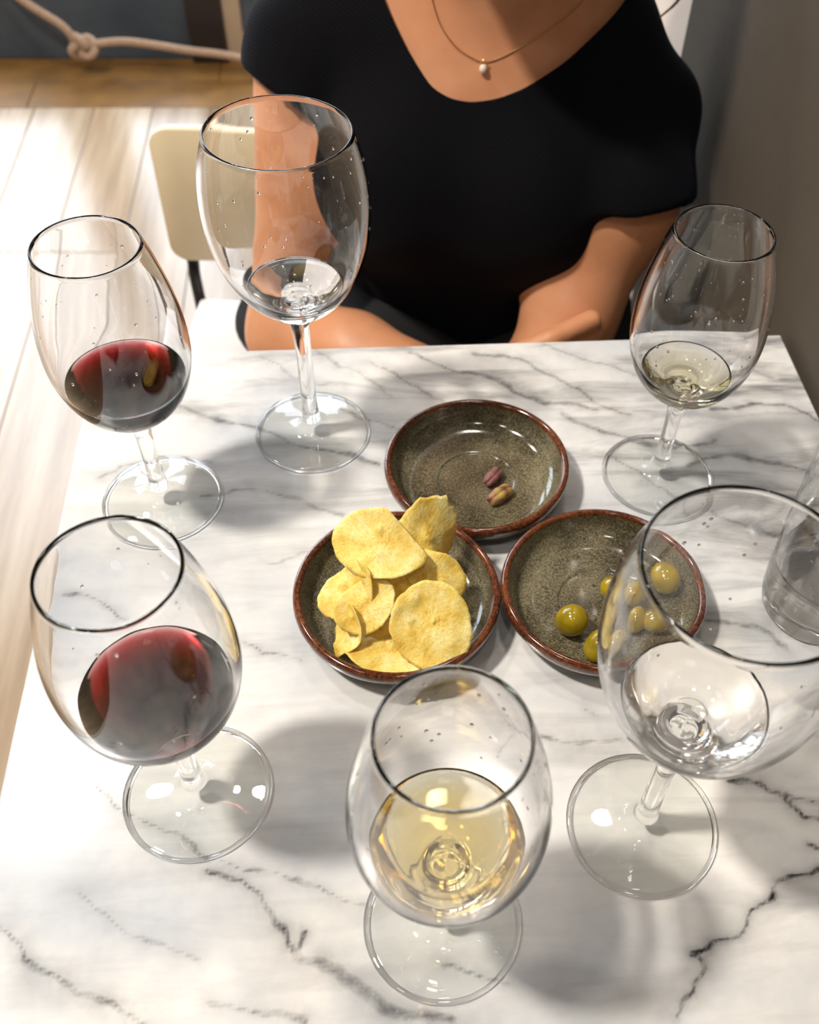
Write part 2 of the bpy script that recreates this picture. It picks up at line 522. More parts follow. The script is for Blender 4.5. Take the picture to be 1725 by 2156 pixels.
# recessed ceiling lamps
M['lamp_on'] = bpy.data.materials.new('lamp_lens'); M['lamp_on'].use_nodes = True
_e = M['lamp_on'].node_tree; _b = _e.nodes['Principled BSDF']
_b.inputs['Emission Color'].default_value = (1.0, 0.9, 0.75, 1); _b.inputs['Emission Strength'].default_value = 6.0
LAMP_LABELS = ['round recessed ceiling lamp above the left side of the table, the brightest',
               'round recessed ceiling lamp on the left towards the window',
               'round recessed ceiling lamp right above the seated person',
               'round recessed ceiling lamp behind the viewer near the right wall',
               'round recessed ceiling lamp behind the viewer on the left']
for (lx, ly, lp), lab in zip(LAMPS, LAMP_LABELS):
    t = tag(empty('ceiling_lamp', (lx, ly, CEIL)), lab, 'lamp', 'recessed ceiling lamps')
    V, F = lathe([(0.088, -0.03), (0.108, -0.03), (0.118, -0.004), (0.118, 0.0), (0.088, 0.0), (0.088, -0.03)], 32)
    mesh_obj('trim_ring', V, F, M['steel'], t)
    V, F = lathe([(0.0, -0.012), (0.087, -0.012), (0.087, -0.006), (0.0, -0.006)], 32)
    mesh_obj('lamp_lens', V, F, M['lamp_on'], t)

# ------------------------------------------------------------------ the marble table
# veins in millimetres of the table frame: points, width, strength, halo
VEINS = [
  ([(202.1,151.4),(192.7,148.1),(182.6,146.2),(173.4,137.4),(162.7,133.9),(155.3,123.8),(140.8,119.8),(132.7,118.5),(136.6,112.0),(126.2,100.9),(117.9,97.8),(114.6,91.2)],0.9,1.0,3),
  ([(170.5,200.0),(185.7,196.2),(193.9,190.4),(202.9,179.5),(210.2,175.7)],1.2,0.95,3),
  ([(194.4,192.1),(207.7,186.7),(213.4,185.0)],0.8,0.7,2),
  ([(199.4,161.5),(204.5,158.7)],1.0,0.8,2),
  ([(-89.1,176.6),(-73.5,169.7),(-64.4,159.1),(-53.3,145.3),(-47.9,135.6),(-42.8,144.4)],1.2,0.75,5),
  ([(-47.9,135.6),(-30.2,124.9),(-11.9,113.5),(2.1,106.4),(22.1,99.7)],1.8,0.6,8),
  ([(-176.7,157.2),(-170.7,152.6),(-161.5,140.7),(-146.5,134.4),(-130.9,122.4),(-111.9,112.0)],1.2,0.6,7),
  ([(-82.9,181.8),(-60.5,172.0),(-29.9,160.4),(-10.5,152.2)],0.8,0.35,4),
  ([(-148.1,170.6),(-129.5,157.2),(-107.5,144.9),(-88.2,136.1)],1.0,0.22,6),
  ([(-80.9,118.8),(-58.5,112.0),(-42.4,105.6)],1.2,0.35,5),
  ([(-183.4,341.0),(-166.1,337.5),(-151.1,332.2),(-143.1,323.5)],1.0,0.6,4),
  ([(-150.0,227.1),(-132.4,213.2),(-120.1,203.7),(-103.6,194.0),(-89.6,183.5)],0.9,0.45,5),
  ([(-77.8,303.1),(-64.6,292.8),(-44.1,288.3)],0.8,0.4,4),
  ([(64.6,240.8),(83.5,232.4),(104.9,225.2),(122.5,225.2)],1.0,0.5,5),
  ([(57.8,226.2),(74.4,238.6)],0.8,0.2,4),
  ([(-127.3,491.9),(-101.9,481.4),(-76.6,468.8),(-51.8,454.2),(-27.4,446.4),(2.8,434.0)],1.3,0.5,6),
  ([(-27.0,491.3),(-8.2,476.4),(13.3,463.9)],1.2,0.4,6),
  ([(27.2,540.5),(56.4,523.7),(88.5,509.6),(118.3,483.8),(150.4,477.3)],1.6,0.55,8),
  ([(74.9,540.9),(104.5,529.1),(132.0,507.5),(154.5,481.9),(175.8,471.3)],1.4,0.5,8),
  ([(127.3,543.8),(159.2,526.5),(183.7,509.9)],1.2,0.4,7),
  ([(0.0,534.1),(25.6,512.7),(46.8,487.5)],1.2,0.35,7),
  ([(126.7,473.9),(149.9,456.4),(170.1,444.1),(198.0,438.0),(224.8,441.0)],1.6,0.55,8),
  ([(233.2,473.0),(264.7,476.2),(287.6,472.5),(305.0,457.3)],1.6,0.6,7),
  ([(265.0,513.7),(283.7,505.1),(306.5,498.8)],1.0,0.4,5),
  ([(203.4,420.3),(234.2,427.2),(264.3,418.9),(288.0,406.8)],1.6,0.5,7),
  ([(283.9,542.1),(304.7,538.4)],1.0,0.35,4),
  ([(204.5,387.0),(224.5,369.9),(251.2,356.6),(269.4,351.7)],1.5,0.4,7),
  ([(169.5,305.0),(187.2,297.1),(212.9,288.7),(226.5,278.0)],1.6,0.5,6),
  ([(-174.3,433.9),(-138.3,448.4),(-105.2,440.2)],1.0,0.25,6),
  ([(-109.1,414.0),(-80.4,416.3),(-45.2,406.2),(-22.1,391.1)],1.2,0.3,7),
  ([(-66.7,355.3),(-44.8,361.0),(-28.1,363.5)],1.0,0.2,6),
  ([(151.7,431.9),(165.7,422.5),(182.0,396.4),(191.3,383.8)],1.0,0.3,5),
  ([(-39.9,546.2),(-7.1,519.3),(15.0,498.6)],1.0,0.3,6),
  ([(-72.9,540.1),(-46.3,516.3),(-20.4,505.3)],0.9,0.2,6),
  ([(17.9,124.6),(34.2,117.1),(44.2,112.3)],1.0,0.4,5),
  ([(104.3,250.6),(110.9,244.3)],0.8,0.2,4),
]

T_U0, T_U1, T_V0, T_V1 = -0.190, 0.3066, -0.30, 0.5502
def mat_marble():
    m, nt, b = material('white_marble')
    L = nt.links.new
    tc = node(nt, 'ShaderNodeTexCoord')
    def attr(n):
        a = node(nt, 'ShaderNodeAttribute'); a.attribute_name = n; return a.outputs['Fac']
    def math_(op, a, b_=None, clamp=False):
        n = node(nt, 'ShaderNodeMath', operation=op, use_clamp=clamp)
        for i, x in enumerate((a, b_)):
            if x is None: continue
            if isinstance(x, (int, float)): n.inputs[i].default_value = x
            else: L(x, n.inputs[i])
        return n.outputs[0]
    def noise(scale, detail=4.0, rough=0.55, vec=None, dist=0.0):
        n = node(nt, 'ShaderNodeTexNoise', i_Scale=scale, i_Detail=detail, i_Roughness=rough, i_Distortion=dist)
        L(vec if vec is not None else tc.outputs['Object'], n.inputs['Vector']); return n.outputs['Fac']
    vd, vw, vs, vh = attr('vein_dist'), attr('vein_width'), attr('vein_strength'), attr('vein_halo')
    vs = math_('POWER', vs, 0.7)
    d = math_('ADD', vd, math_('MULTIPLY', math_('SUBTRACT', noise(170, 6, 0.7), 0.5), 2.6))
    d = math_('MAXIMUM', d, 0.0)
    core = math_('SUBTRACT', 1.0, math_('DIVIDE', d, math_('MULTIPLY', vw, 1.6)), True)
    brk = node(nt, 'ShaderNodeMapRange'); L(noise(75, 4), brk.inputs['Value'])
    for k, x in (('From Min', 0.36), ('From Max', 0.58), ('To Min', 0.5), ('To Max', 1.0)): brk.inputs[k].default_value = x
    core = math_('MULTIPLY', math_('MULTIPLY', core, vs), brk.outputs[0])
    halo = math_('MULTIPLY', math_('POWER', 2.718, math_('MULTIPLY', math_('DIVIDE', d, vh), -1.0)), math_('MULTIPLY', vs, 0.72))
    halo = math_('MULTIPLY', halo, brk.outputs[0])
    mp = node(nt, 'ShaderNodeMapping'); mp.inputs['Rotation'].default_value = (0, 0, math.radians(32)); mp.inputs['Scale'].default_value = (7, 42, 1)
    L(tc.outputs['Object'], mp.inputs['Vector'])
    st = noise(1.0, 7, 0.62, mp.outputs[0], 0.6)
    st_r = node(nt, 'ShaderNodeMapRange'); L(st, st_r.inputs['Value'])
    for k, x in (('From Min', 0.47), ('From Max', 0.74), ('To Min', 0.0), ('To Max', 1.0)): st_r.inputs[k].default_value = x
    far = node(nt, 'ShaderNodeSeparateXYZ'); L(tc.outputs['Object'], far.inputs[0])
    zone = node(nt, 'ShaderNodeMapRange'); L(math_('ADD', far.outputs['Y'], math_('MULTIPLY', far.outputs['X'], 0.9)), zone.inputs['Value'])
    for k, x in (('From Min', 0.25), ('From Max', 0.62), ('To Min', 0.28), ('To Max', 1.3)): zone.inputs[k].default_value = x
    streak = math_('MULTIPLY', math_('MULTIPLY', st_r.outputs[0], zone.outputs[0]), 0.95, True)
    cloud = ramp(nt, [(0.36, srgb(202, 206, 212)), (0.66, srgb(246, 243, 238))], noise(9, 5, 0.6))
    def mix(f, c1, c2):
        n = node(nt, 'ShaderNodeMix', data_type='RGBA'); L(f, n.inputs[0])
        for s, c in ((6, c1), (7, c2)):
            if isinstance(c, tuple): n.inputs[s].default_value = c
            else: L(c, n.inputs[s])
        return n.outputs[2]
    c = mix(streak, cloud.outputs['Color'], srgb(128, 128, 130))
    c = mix(halo, c, srgb(92, 92, 94))
    c = mix(core, c, srgb(24, 24, 26))
    L(c, b.inputs['Base Color'])
    b.inputs['Roughness'].default_value = 0.16
    b.inputs['Specular IOR Level'].default_value = 0.5
    b.inputs['Subsurface Weight'].default_value = 0.0
    return m
M['marble'] = mat_marble()

table = tag(empty('marble_table', (0, 0, 0), YAW), 'white marble table with grey and black veins holding all the glasses', 'table')
def tabletop():
    step = 0.002
    us = np.linspace(T_U0, T_U1, int((T_U1 - T_U0) / step) + 1); vsq = np.linspace(T_V0, T_V1, int((T_V1 - T_V0) / step) + 1)
    bw = 0.0015
    us_m = us.copy(); us_m[0] += bw; us_m[-1] -= bw; vv_m = vsq.copy(); vv_m[0] += bw; vv_m[-1] -= bw
    X, Y = np.meshgrid(us_m, vv_m, indexing='ij'); nu, nv = X.shape
    P = np.stack([X.ravel(), Y.ravel()], 1) * 1000
    # jagged course of the veins
    a = P * 0.001
    wob = np.stack([sum(np.sin(a[:, 0] * f1 + a[:, 1] * f2 + p) * s for f1, f2, p, s in ((90, 60, 1, 1.6), (210, -170, 2, 1.0), (-480, 390, 5, .6))),
                    sum(np.sin(a[:, 0] * f1 + a[:, 1] * f2 + p) * s for f1, f2, p, s in ((-70, 100, 3, 1.6), (160, 230, 4, 1.0), (420, 460, 1, .6)))], 1)
    Q = P + wob
    best = np.full(len(P), 1e9); vw = np.ones(len(P)); vs = np.zeros(len(P)); vh = np.ones(len(P)) * 4; vd = np.full(len(P), 60.0)
    for pts, w, s, h in VEINS:
        pts = np.array(pts); dm = np.full(len(P), 1e9)
        for p, q in zip(pts[:-1], pts[1:]):
            e = q - p; t = np.clip(((Q - p) @ e) / (e @ e), 0, 1)
            dm = np.minimum(dm, np.hypot(*(Q - p - t[:, None] * e).T))
        score = dm / (h + w) - 0.6 * s
        m = score < best
        best[m] = score[m]; vd[m] = dm[m]; vw[m] = w; vs[m] = s; vh[m] = h
    V = np.column_stack([P / 1000, np.full(len(P), TZ)]).tolist()
    F = []
    for i in range(nu - 1):
        for j in range(nv - 1):
            F.append((i * nv + j, (i + 1) * nv + j, (i + 1) * nv + j + 1, i * nv + j + 1))
    ring = [i * nv for i in range(nu)] + [(nu - 1) * nv + j for j in range(1, nv)] + [i * nv + nv - 1 for i in range(nu - 2, -1, -1)] + [j for j in range(nv - 2, 0, -1)]
    attrs = [vd, vw, vs, vh]
    prev = ring; ext = []
    cu, cv = (T_U0 + T_U1) / 2, (T_V0 + T_V1) / 2
    for off, z in ((bw, TZ - bw), (bw, TZ - 0.0185), (0.0, TZ - 0.02), (-0.05, TZ - 0.02)):
        cur = []
        for r_ in ring:
            x, y = V[r_][0], V[r_][1]
            x += off * (1 if x > T_U1 - 0.0016 else -1 if x < T_U0 + 0.0016 else 0)
            y += off * (1 if y > T_V1 - 0.0016 else -1 if y < T_V0 + 0.0016 else 0)
            cur.append(len(V)); V.append([x, y, z]); ext.append(r_)
        n = len(ring)
        for k in range(n):
            F.append((prev[k], cur[k], cur[(k + 1) % n], prev[(k + 1) % n]))
        prev = cur
    F.append(tuple(reversed(prev)))
    o = mesh_obj('tabletop', V, F, M['marble'], table)
    for nm, arr in zip(('vein_dist', 'vein_width', 'vein_strength', 'vein_halo'), attrs):
        at = o.data.attributes.new(nm, 'FLOAT', 'POINT')
        at.data.foreach_set('value', np.concatenate([arr, arr[ext]]).astype(np.float32))
    return o
tabletop()
V, F = lathe([(0.0, 0.012), (0.030, 0.012), (0.030, TZ - 0.03), (0.10, TZ - 0.03), (0.10, TZ - 0.0205), (0.0, TZ - 0.0205)], 40)
o = mesh_obj('column', V, F, M['black_metal'], table); o.location = (0.058, 0.12, 0)
V, F = lathe([(0.0, 0.0), (0.20, 0.0), (0.20, 0.006), (0.19, 0.012), (0.0, 0.012)], 48)
o = mesh_obj('base_plate', V, F, M['black_metal'], table); o.location = (0.058, 0.12, 0)

# ------------------------------------------------------------------ glasses and what is in them (profiles in millimetres)
def part_mesh(name, prof, mat, seg=96):
    V, F = lathe([(r / 1000, z / 1000) for r, z in prof], seg)
    me = bpy.data.meshes.new(name); me.from_pydata(V, [], F); me.update()
    me.polygons.foreach_set('use_smooth', [True] * len(me.polygons)); me.materials.append(mat)
    return me
def smooth_prof(pts, n=5):
    return [(max(0.0, float(a)), float(b)) for a, b in catmull(pts, n)]

# small tasting glass
ISO_FOOT = [(0, 3.4), (10, 3.1), (20, 2.4), (28, 1.7), (32.5, 1.1), (34.4, 0.35), (35.2, 0.25), (35.8, 0.8), (36.0, 1.5), (35.6, 2.2), (34, 2.8), (27, 3.9), (19, 5.0), (12.5, 6.6), (8.6, 9.3), (6.4, 13.5)]
ISO_STEM = [(6.4, 13.5), (5.3, 19), (4.8, 28), (4.6, 40), (4.7, 52), (5.3, 60), (6.6, 65.5)]
ISO_OUT = [(6.6, 65.5), (9.5, 69.2), (14.5, 72.6), (21, 77.2), (27.4, 84.5), (32.4, 94), (35.6, 105), (36.9, 116), (36.7, 128), (35.2, 141), (32.6, 154), (29.4, 166.5), (25.75, 178.2)]
ISO_IN = [(24.5, 178.2), (28.1, 166.5), (31.3, 154), (33.9, 141), (35.3, 128), (35.4, 116), (34.0, 105), (30.7, 95), (25.6, 86.8), (19, 80.6), (12, 77.2), (6, 76.0), (0, 75.8)]
# large wine glass
BIG_FOOT = [(0, 3.2), (10, 3.0), (20, 2.4), (28, 1.7), (33.5, 1.1), (35.5, 0.35), (36.3, 0.25), (37.0, 0.8), (37.2, 1.5), (36.8, 2.2), (35, 2.8), (28, 3.7), (19, 4.7), (12, 6.1), (8, 8.8), (6.2, 13.5)]
BIG_STEM = [(6.2, 13.5), (5.2, 20), (4.8, 32), (4.7, 55), (4.9, 75), (5.6, 86), (7.2, 93)]
BIG_OUT = [(7.2, 93), (10, 96.6), (15, 100.2), (22, 105.4), (28.5, 112.5), (34.5, 122), (39.2, 133), (42.7, 146), (44.3, 160), (44.0, 175), (41.8, 190), (37.1, 205.2)]
BIG_IN = [(36.0, 205.2), (40.6, 190), (42.8, 175), (43.1, 160), (41.4, 146), (37.8, 133), (33.0, 122.6), (26.6, 113.6), (19.6, 107), (12, 103.2), (6, 102.0), (0, 101.8)]

def rim_join(out, inn):
    o = smooth_prof(out); i = smooth_prof(inn)
    (r0, z0), (r1, z1) = out[-1], inn[0]
    c, h = (r0 + r1) / 2, (r0 - r1) / 2
    arc = [(c + h * 1.12 * math.cos(t), z0 + h * 1.12 * math.sin(t)) for t in np.linspace(0.35, math.pi - 0.35, 7)]
    return o[:-1] + [(r0 + 0.02, z0 - 0.1)] + arc + i[1:]
def foot_mesh(fo):
    """the foot: a thin plate, with solid refracting glass at its rounded edge"""
    me = part_mesh('foot', smooth_prof(fo, 4), M['thin_glass'])
    me.materials.append(M['glass'])
    edge = max(r for r, z in fo) / 1000 - 0.0026
    for p in me.polygons:
        c = p.center
        if math.hypot(c.x, c.y) > edge: p.material_index = 1
    return me
KIND = {}
for k, (fo, st, ou, inn) in {'tasting': (ISO_FOOT, ISO_STEM, ISO_OUT, ISO_IN), 'large': (BIG_FOOT, BIG_STEM, BIG_OUT, BIG_IN)}.items():
    KIND[k] = dict(bowl=part_mesh('bowl', rim_join(ou, inn), M['glass']), stem=part_mesh('stem', smooth_prof(st), M['glass'], 48),
                   foot=foot_mesh(fo), inner=inn)

def wine_mesh(name, inner, zf, mat, over=0.35):
    """liquid that reaches a little into the wall of the glass, with a small meniscus"""
    I = np.array(list(reversed(smooth_prof(inner, 8))))              # from the bottom up
    body = [(0.0, float(I[0][1]) - over)]
    for r, z in I[1:]:
        if z >= zf: break
        body.append((float(r) + over * 0.8, float(z) - over * 0.5))
    rt_ = float(np.interp(zf, I[:, 1], I[:, 0]))
    body += [(rt_ + over, zf + 0.5), (rt_ - 0.3, zf + 0.35), (rt_ - 1.2, zf + 0.08), (rt_ - 2.5, zf), (rt_ * 0.5, zf), (0.0, zf)]
    return part_mesh(name, body, mat)

def glass(name, kind, xy, label, group, fill=None, wine=None, droplets=None):
    t = tag(empty(name, (xy[0], xy[1], TZ)), label, 'glass', group)
    for p in ('foot', 'stem', 'bowl'):
        link(bpy.data.objects.new(p, KIND[kind][p]), t)
    if fill:
        wn, wl, wm = wine
        o = link(bpy.data.objects.new(wn, wine_mesh(wn, KIND[kind]['inner'], fill, wm)))
        o.location = (xy[0], xy[1], TZ); tag(o, wl, 'wine', 'wine in the glasses')
    if droplets:                                                     # droplets clinging to the inner wall
        I = np.array(list(reversed(smooth_prof(KIND[kind]['inner'], 8)))); rnd = random.Random(droplets[0]); parts = []
        for _ in range(droplets[1]):
            z = rnd.uniform(droplets[2], droplets[3]); a = rnd.uniform(0, 2 * math.pi); r = float(np.interp(z, I[:, 1], I[:, 0]))
            s = rnd.uniform(0.35, 0.95); V, F = [], []
            q = [(0.0, -s), (s * .7, -s * .7), (s, 0), (s * .6, s * .8), (0.0, s * 1.3)]
            V, F = lathe(q, 8)
            parts.append(([((r - 0.1 + 0.55 * x) / 1000 * math.cos(a) - y / 1000 * math.sin(a), (r - 0.1 + 0.55 * x) / 1000 * math.sin(a) + y / 1000 * math.cos(a), (z + zz) / 1000) for x, y, zz in V], F))
        V, F = join(parts)
        tag(mesh_obj('droplets', V, F, M['water'], t), kind='stuff')
    return t
M['water'] = mat_glass('water_drop', ior=1.33)
TG, LG = 'small tasting glasses on the table', 'large wine glasses on the table'
glass('tasting_glass', 'tasting', (-0.1937, 0.3848), 'small stemmed tasting glass of red wine at the left back, behind the other red', TG, 97.5,
      ('red_wine', 'dark red wine in the back left tasting glass', M['red_wine']), (1, 26, 120, 174))
glass('tasting_glass', 'tasting', (-0.1273, 0.1979), 'small stemmed tasting glass of red wine at the front left table edge', TG, 97.5,
      ('red_wine', 'dark red wine in the front left tasting glass', M['red_wine']), (2, 16, 110, 174))
glass('tasting_glass', 'tasting', (-0.0030, 0.1443), 'small stemmed tasting glass of golden white wine nearest the front, below the crisps', TG, 93.5,
      ('white_wine', 'golden white wine in the front middle tasting glass', M['white_wine']), (3, 60, 100, 172))
glass('tasting_glass', 'tasting', (0.1129, 0.4357), 'small stemmed tasting glass with a little straw coloured wine at the back right corner', TG, 87.5,
      ('straw_wine', 'small pool of straw coloured wine in the back right tasting glass', M['straw_wine']), (4, 110, 100, 174))
glass('large_wine_glass', 'large', (-0.1128, 0.4522), 'large stemmed glass with a clear sip left, in front of the bare arm', LG, 114.5,
      ('clear_wine', 'clear sip of wine in the tall glass before the bare arm', M['clear_liquid']), (5, 70, 118, 200))
glass('large_wine_glass', 'large', (0.0906, 0.1981), 'large stemmed glass cut by the right picture edge, overlapping the olive bowl', LG, 117.5,
      ('clear_wine', 'nearly clear wine in the large glass at the right edge', M['clear_liquid']), (6, 60, 112, 198))
# stemless water glass at the right edge
t = tag(empty('water_tumbler', (0.2010, 0.3425, TZ)), 'stemless tumbler of clear water at the right edge, seen through the large glass', 'glass')
TUM_IN = [(34.6, 132), (34.2, 95), (33.5, 60), (32.0, 30), (30.5, 16), (27, 11.0), (18, 9.2), (0, 8.8)]
TUM_OUT = [(0, 0.3), (27, 0.3), (30.5, 0.8), (32.4, 3.2), (33.4, 10), (34.3, 30), (35.2, 60), (35.8, 95), (36.2, 132)]
o = link(bpy.data.objects.new('tumbler_wall', part_mesh('tumbler_wall', TUM_OUT[:1] + rim_join(TUM_OUT[1:], TUM_IN), M['glass'])), t)
o = link(bpy.data.objects.new('water', wine_mesh('water', TUM_IN, 38.0, M['clear_liquid'])))
o.location = (0.2010, 0.3425, TZ); tag(o, 'clear water in the tumbler at the right edge', 'water')

# ------------------------------------------------------------------ glazed dishes
def mat_glaze(name, c0, c1, c2, rough=0.12, scale=900.0):
    m, nt, b = material(name)
    tc = node(nt, 'ShaderNodeTexCoord')
    n1 = node(nt, 'ShaderNodeTexNoise', i_Scale=scale, i_Detail=4.0, i_Roughness=0.7)
    n2 = node(nt, 'ShaderNodeTexNoise', i_Scale=38.0, i_Detail=3.0)
    for n in (n1, n2): nt.links.new(tc.outputs['Object'], n.inputs['Vector'])
    ad = node(nt, 'ShaderNodeMath', operation='MULTIPLY_ADD'); ad.inputs[1].default_value = 0.45
    nt.links.new(n2.outputs['Fac'], ad.inputs[0]); nt.links.new(n1.outputs['Fac'], ad.inputs[2])
    rp = ramp(nt, [(0.50, c0), (0.70, c1), (0.90, c2)], ad.outputs[0])
    nt.links.new(rp.outputs['Color'], b.inputs['Base Color'])
    b.inputs['Roughness'].default_value = rough
    b.inputs['Coat Weight'].default_value = 0.6; b.inputs['Coat Roughness'].default_value = 0.06
    bp = node(nt, 'ShaderNodeBump', i_Strength=0.05, i_Distance=0.001)
    nt.links.new(n2.outputs['Fac'], bp.inputs['Height']); nt.links.new(bp.outputs['Normal'], b.inputs['Normal'])
    return m
M['glaze'] = mat_glaze('speckled_olive_glaze', srgb(40, 34, 24), srgb(82, 76, 58), srgb(138, 130, 104))
M['glaze_out'] = mat_glaze('dark_outer_glaze', srgb(30, 26, 22), srgb(58, 52, 44), srgb(110, 104, 92))
M['rim'] = mat_glaze('rust_rim_glaze', srgb(42, 18, 10), srgb(84, 40, 18), srgb(128, 72, 38), 0.15, 500.0)
D_OUT = [(0, 1.2), (30, 1.2), (33, 0.0), (36.5, 0.0), (39, 1.6), (46, 4.2), (52.5, 9), (56.2, 14.4), (57.2, 17.6)]
D_RIM = [(57.2, 17.6), (57.3, 19.6), (56.9, 21.2), (55.9, 22.3), (54.5, 22.6), (53.2, 21.9), (52.5, 20.2)]
D_IN = [(52.5, 20.2), (51.6, 16.5), (49.8, 12.4), (46.4, 9.0), (41, 7.0), (33, 6.0), (25.5, 5.5), (23.8, 5.0), (22.4, 4.6), (12, 4.5), (0, 4.5)]
def wob(a, z): return 0.006 * math.sin(2 * a + 0.6) + 0.004 * math.sin(3 * a + z * 40)
def dish_part(name, prof, mat):
    V, F = lathe([(r / 1000, z / 1000) for r, z in prof], 96, wob)
    me = bpy.data.meshes.new(name); me.from_pydata(V, [], F); me.update()
    me.polygons.foreach_set('use_smooth', [True] * len(me.polygons)); me.materials.append(mat)
    return me
DP = [dish_part('outer_wall', D_OUT, M['glaze_out']), dish_part('glaze_rim', smooth_prof(D_RIM, 4), M['rim']), dish_part('inner_bowl', smooth_prof(D_IN, 4), M['glaze'])]
def dish(xy, rz, label):
    t = tag(empty('glazed_dish', (xy[0], xy[1], TZ), rz), label, 'bowl', 'brown rimmed dishes of snacks')
    for p in DP: link(bpy.data.objects.new(p.name, p), t)
    return t
PIST, CHIP, OLIV = (-0.0035, 0.4155), (-0.042, 0.3139), (0.0725, 0.3274)
dish(PIST, 0.3, 'dark glazed dish with a brown rim holding two pistachios, at the back')
dish(CHIP, 1.7, 'dark glazed dish with a brown rim filled with yellow crisps')
dish(OLIV, 3.1, 'dark glazed dish with a brown rim holding green olives, on the right')

# ------------------------------------------------------------------ potato crisps
def mat_chip():
    m, nt, b = material('crisp_yellow')
    tc = node(nt, 'ShaderNodeTexCoord')
    n1 = node(nt, 'ShaderNodeTexNoise', i_Scale=75.0, i_Detail=6.0, i_Roughness=0.66)
    n2 = node(nt, 'ShaderNodeTexNoise', i_Scale=650.0, i_Detail=4.0, i_Roughness=0.7)
    for n in (n1, n2): nt.links.new(tc.outputs['Object'], n.inputs['Vector'])
    rp = ramp(nt, [(0.3, srgb(226, 178, 58)), (0.48, srgb(243, 212, 106)), (0.70, srgb(252, 238, 170))], n1.outputs['Fac'])
    r2 = ramp(nt, [(0.30, srgb(140, 112, 30)), (0.50, (1, 1, 1, 1))], n2.outputs['Fac'])
    mx = node(nt, 'ShaderNodeMix', data_type='RGBA', blend_type='MULTIPLY'); mx.inputs[0].default_value = 0.32
    nt.links.new(rp.outputs['Color'], mx.inputs[6]); nt.links.new(r2.outputs['Color'], mx.inputs[7])
    nt.links.new(mx.outputs[2], b.inputs['Base Color'])
    b.inputs['Roughness'].default_value = 0.42
    b.inputs['Subsurface Weight'].default_value = 0.25; b.inputs['Subsurface Radius'].default_value = (0.004, 0.003, 0.001)
    b.inputs['Subsurface Scale'].default_value = 0.5
    ad = node(nt, 'ShaderNodeMath', operation='MULTIPLY_ADD'); ad.inputs[1].default_value = 0.3
    nt.links.new(n2.outputs['Fac'], ad.inputs[0]); nt.links.new(n1.outputs['Fac'], ad.inputs[2])
    bp = node(nt, 'ShaderNodeBump', i_Strength=0.75, i_Distance=0.002)
    nt.links.new(ad.outputs[0], bp.inputs['Height']); nt.links.new(bp.outputs['Normal'], b.inputs['Normal'])
    return m
M['chip'] = mat_chip()
def crisp(c, nrm, ra, rb, spin, kx, ky, kxy, seed, label, cut=None, fold=0.0, frill=1.0):
    """a thin wavy slice: half axes ra, rb (mm), curvatures in 1/m, optional straight bite"""
    rnd = random.Random(seed); ph = [rnd.uniform(0, 6.28) for _ in range(8)]
    bl = [(rnd.uniform(-.7, .7) * ra / 1000, rnd.uniform(-.7, .7) * rb / 1000, rnd.uniform(0.0015, 0.005)) for _ in range(9)]
    n = Vector(nrm).normalized(); x = Vector((1, 0, 0)); x = (x - n * x.dot(n)).normalized(); y = n.cross(x)
    X = x * math.cos(spin) + y * math.sin(spin); Y = n.cross(X)
    NR, NS = 14, 56; V, F = [], []
    def pt(rr, a):
        e = 1 + 0.035 * math.sin(2 * a + ph[0]) + 0.025 * math.sin(3 * a + ph[1]) + frill * (0.012 * math.sin(9 * a + ph[2]) + 0.010 * math.sin(17 * a + ph[3]) + 0.006 * math.sin(29 * a + ph[4]))
        px, py = rr * ra * e * math.cos(a) / 1000, rr * rb * e * math.sin(a) / 1000
        if cut:
            q = px * math.cos(cut[0]) + py * math.sin(cut[0]); lim = cut[1] / 1000
            if q > lim: px -= (q - lim) * math.cos(cut[0]); py -= (q - lim) * math.sin(cut[0])
        z = kx * px * px + ky * py * py + kxy * px * py
        z += fold * max(0.0, px - 0.004) ** 1.4
        z += 0.0008 * math.sin(px * 150 + ph[4] + 60 * py) * math.sin(py * 130 + ph[5] - 70 * px) + 0.0009 * rr ** 4 * math.sin(3 * a + ph[6]) + 0.0005 * rr ** 3 * math.sin(7 * a + ph[7])
        for bx, by, bs in bl:
            z += 0.0011 * math.exp(-((px - bx) ** 2 + (py - by) ** 2) / bs ** 2)
        return px, py, z
    for s in (0.0006, -0.0006):
        V.append((*pt(0, 0)[:2], pt(0, 0)[2] + s))
        for i in range(1, NR + 1):
            for k in range(NS):
                p = pt(i / NR, 2 * math.pi * k / NS); V.append((p[0], p[1], p[2] + s * (0.6 if i == NR else 1)))
    off = 1 + NR * NS
    for side in (0, 1):
        b = side * off
        for k in range(NS):
            k2 = (k + 1) % NS
            f = (b, b + 1 + k, b + 1 + k2); F.append(f if side == 0 else f[::-1])
            for i in range(NR - 1):
                q = b + 1 + i * NS
                f = (q + k, q + NS + k, q + NS + k2, q + k2); F.append(f if side == 0 else f[::-1])
    q = 1 + (NR - 1) * NS
    for k in range(NS):
        k2 = (k + 1) % NS; F.append((q + k, q + off + k, q + off + k2, q + k2))
    o = mesh_obj('potato_crisp', V, F, M['chip'])
    o.matrix_world = Matrix(((X.x, Y.x, n.x, c[0]), (X.y, Y.y, n.y, c[1]), (X.z, Y.z, n.z, c[2]), (0, 0, 0, 1)))
    return tag(o, label, 'crisp', 'potato crisps in the dish')
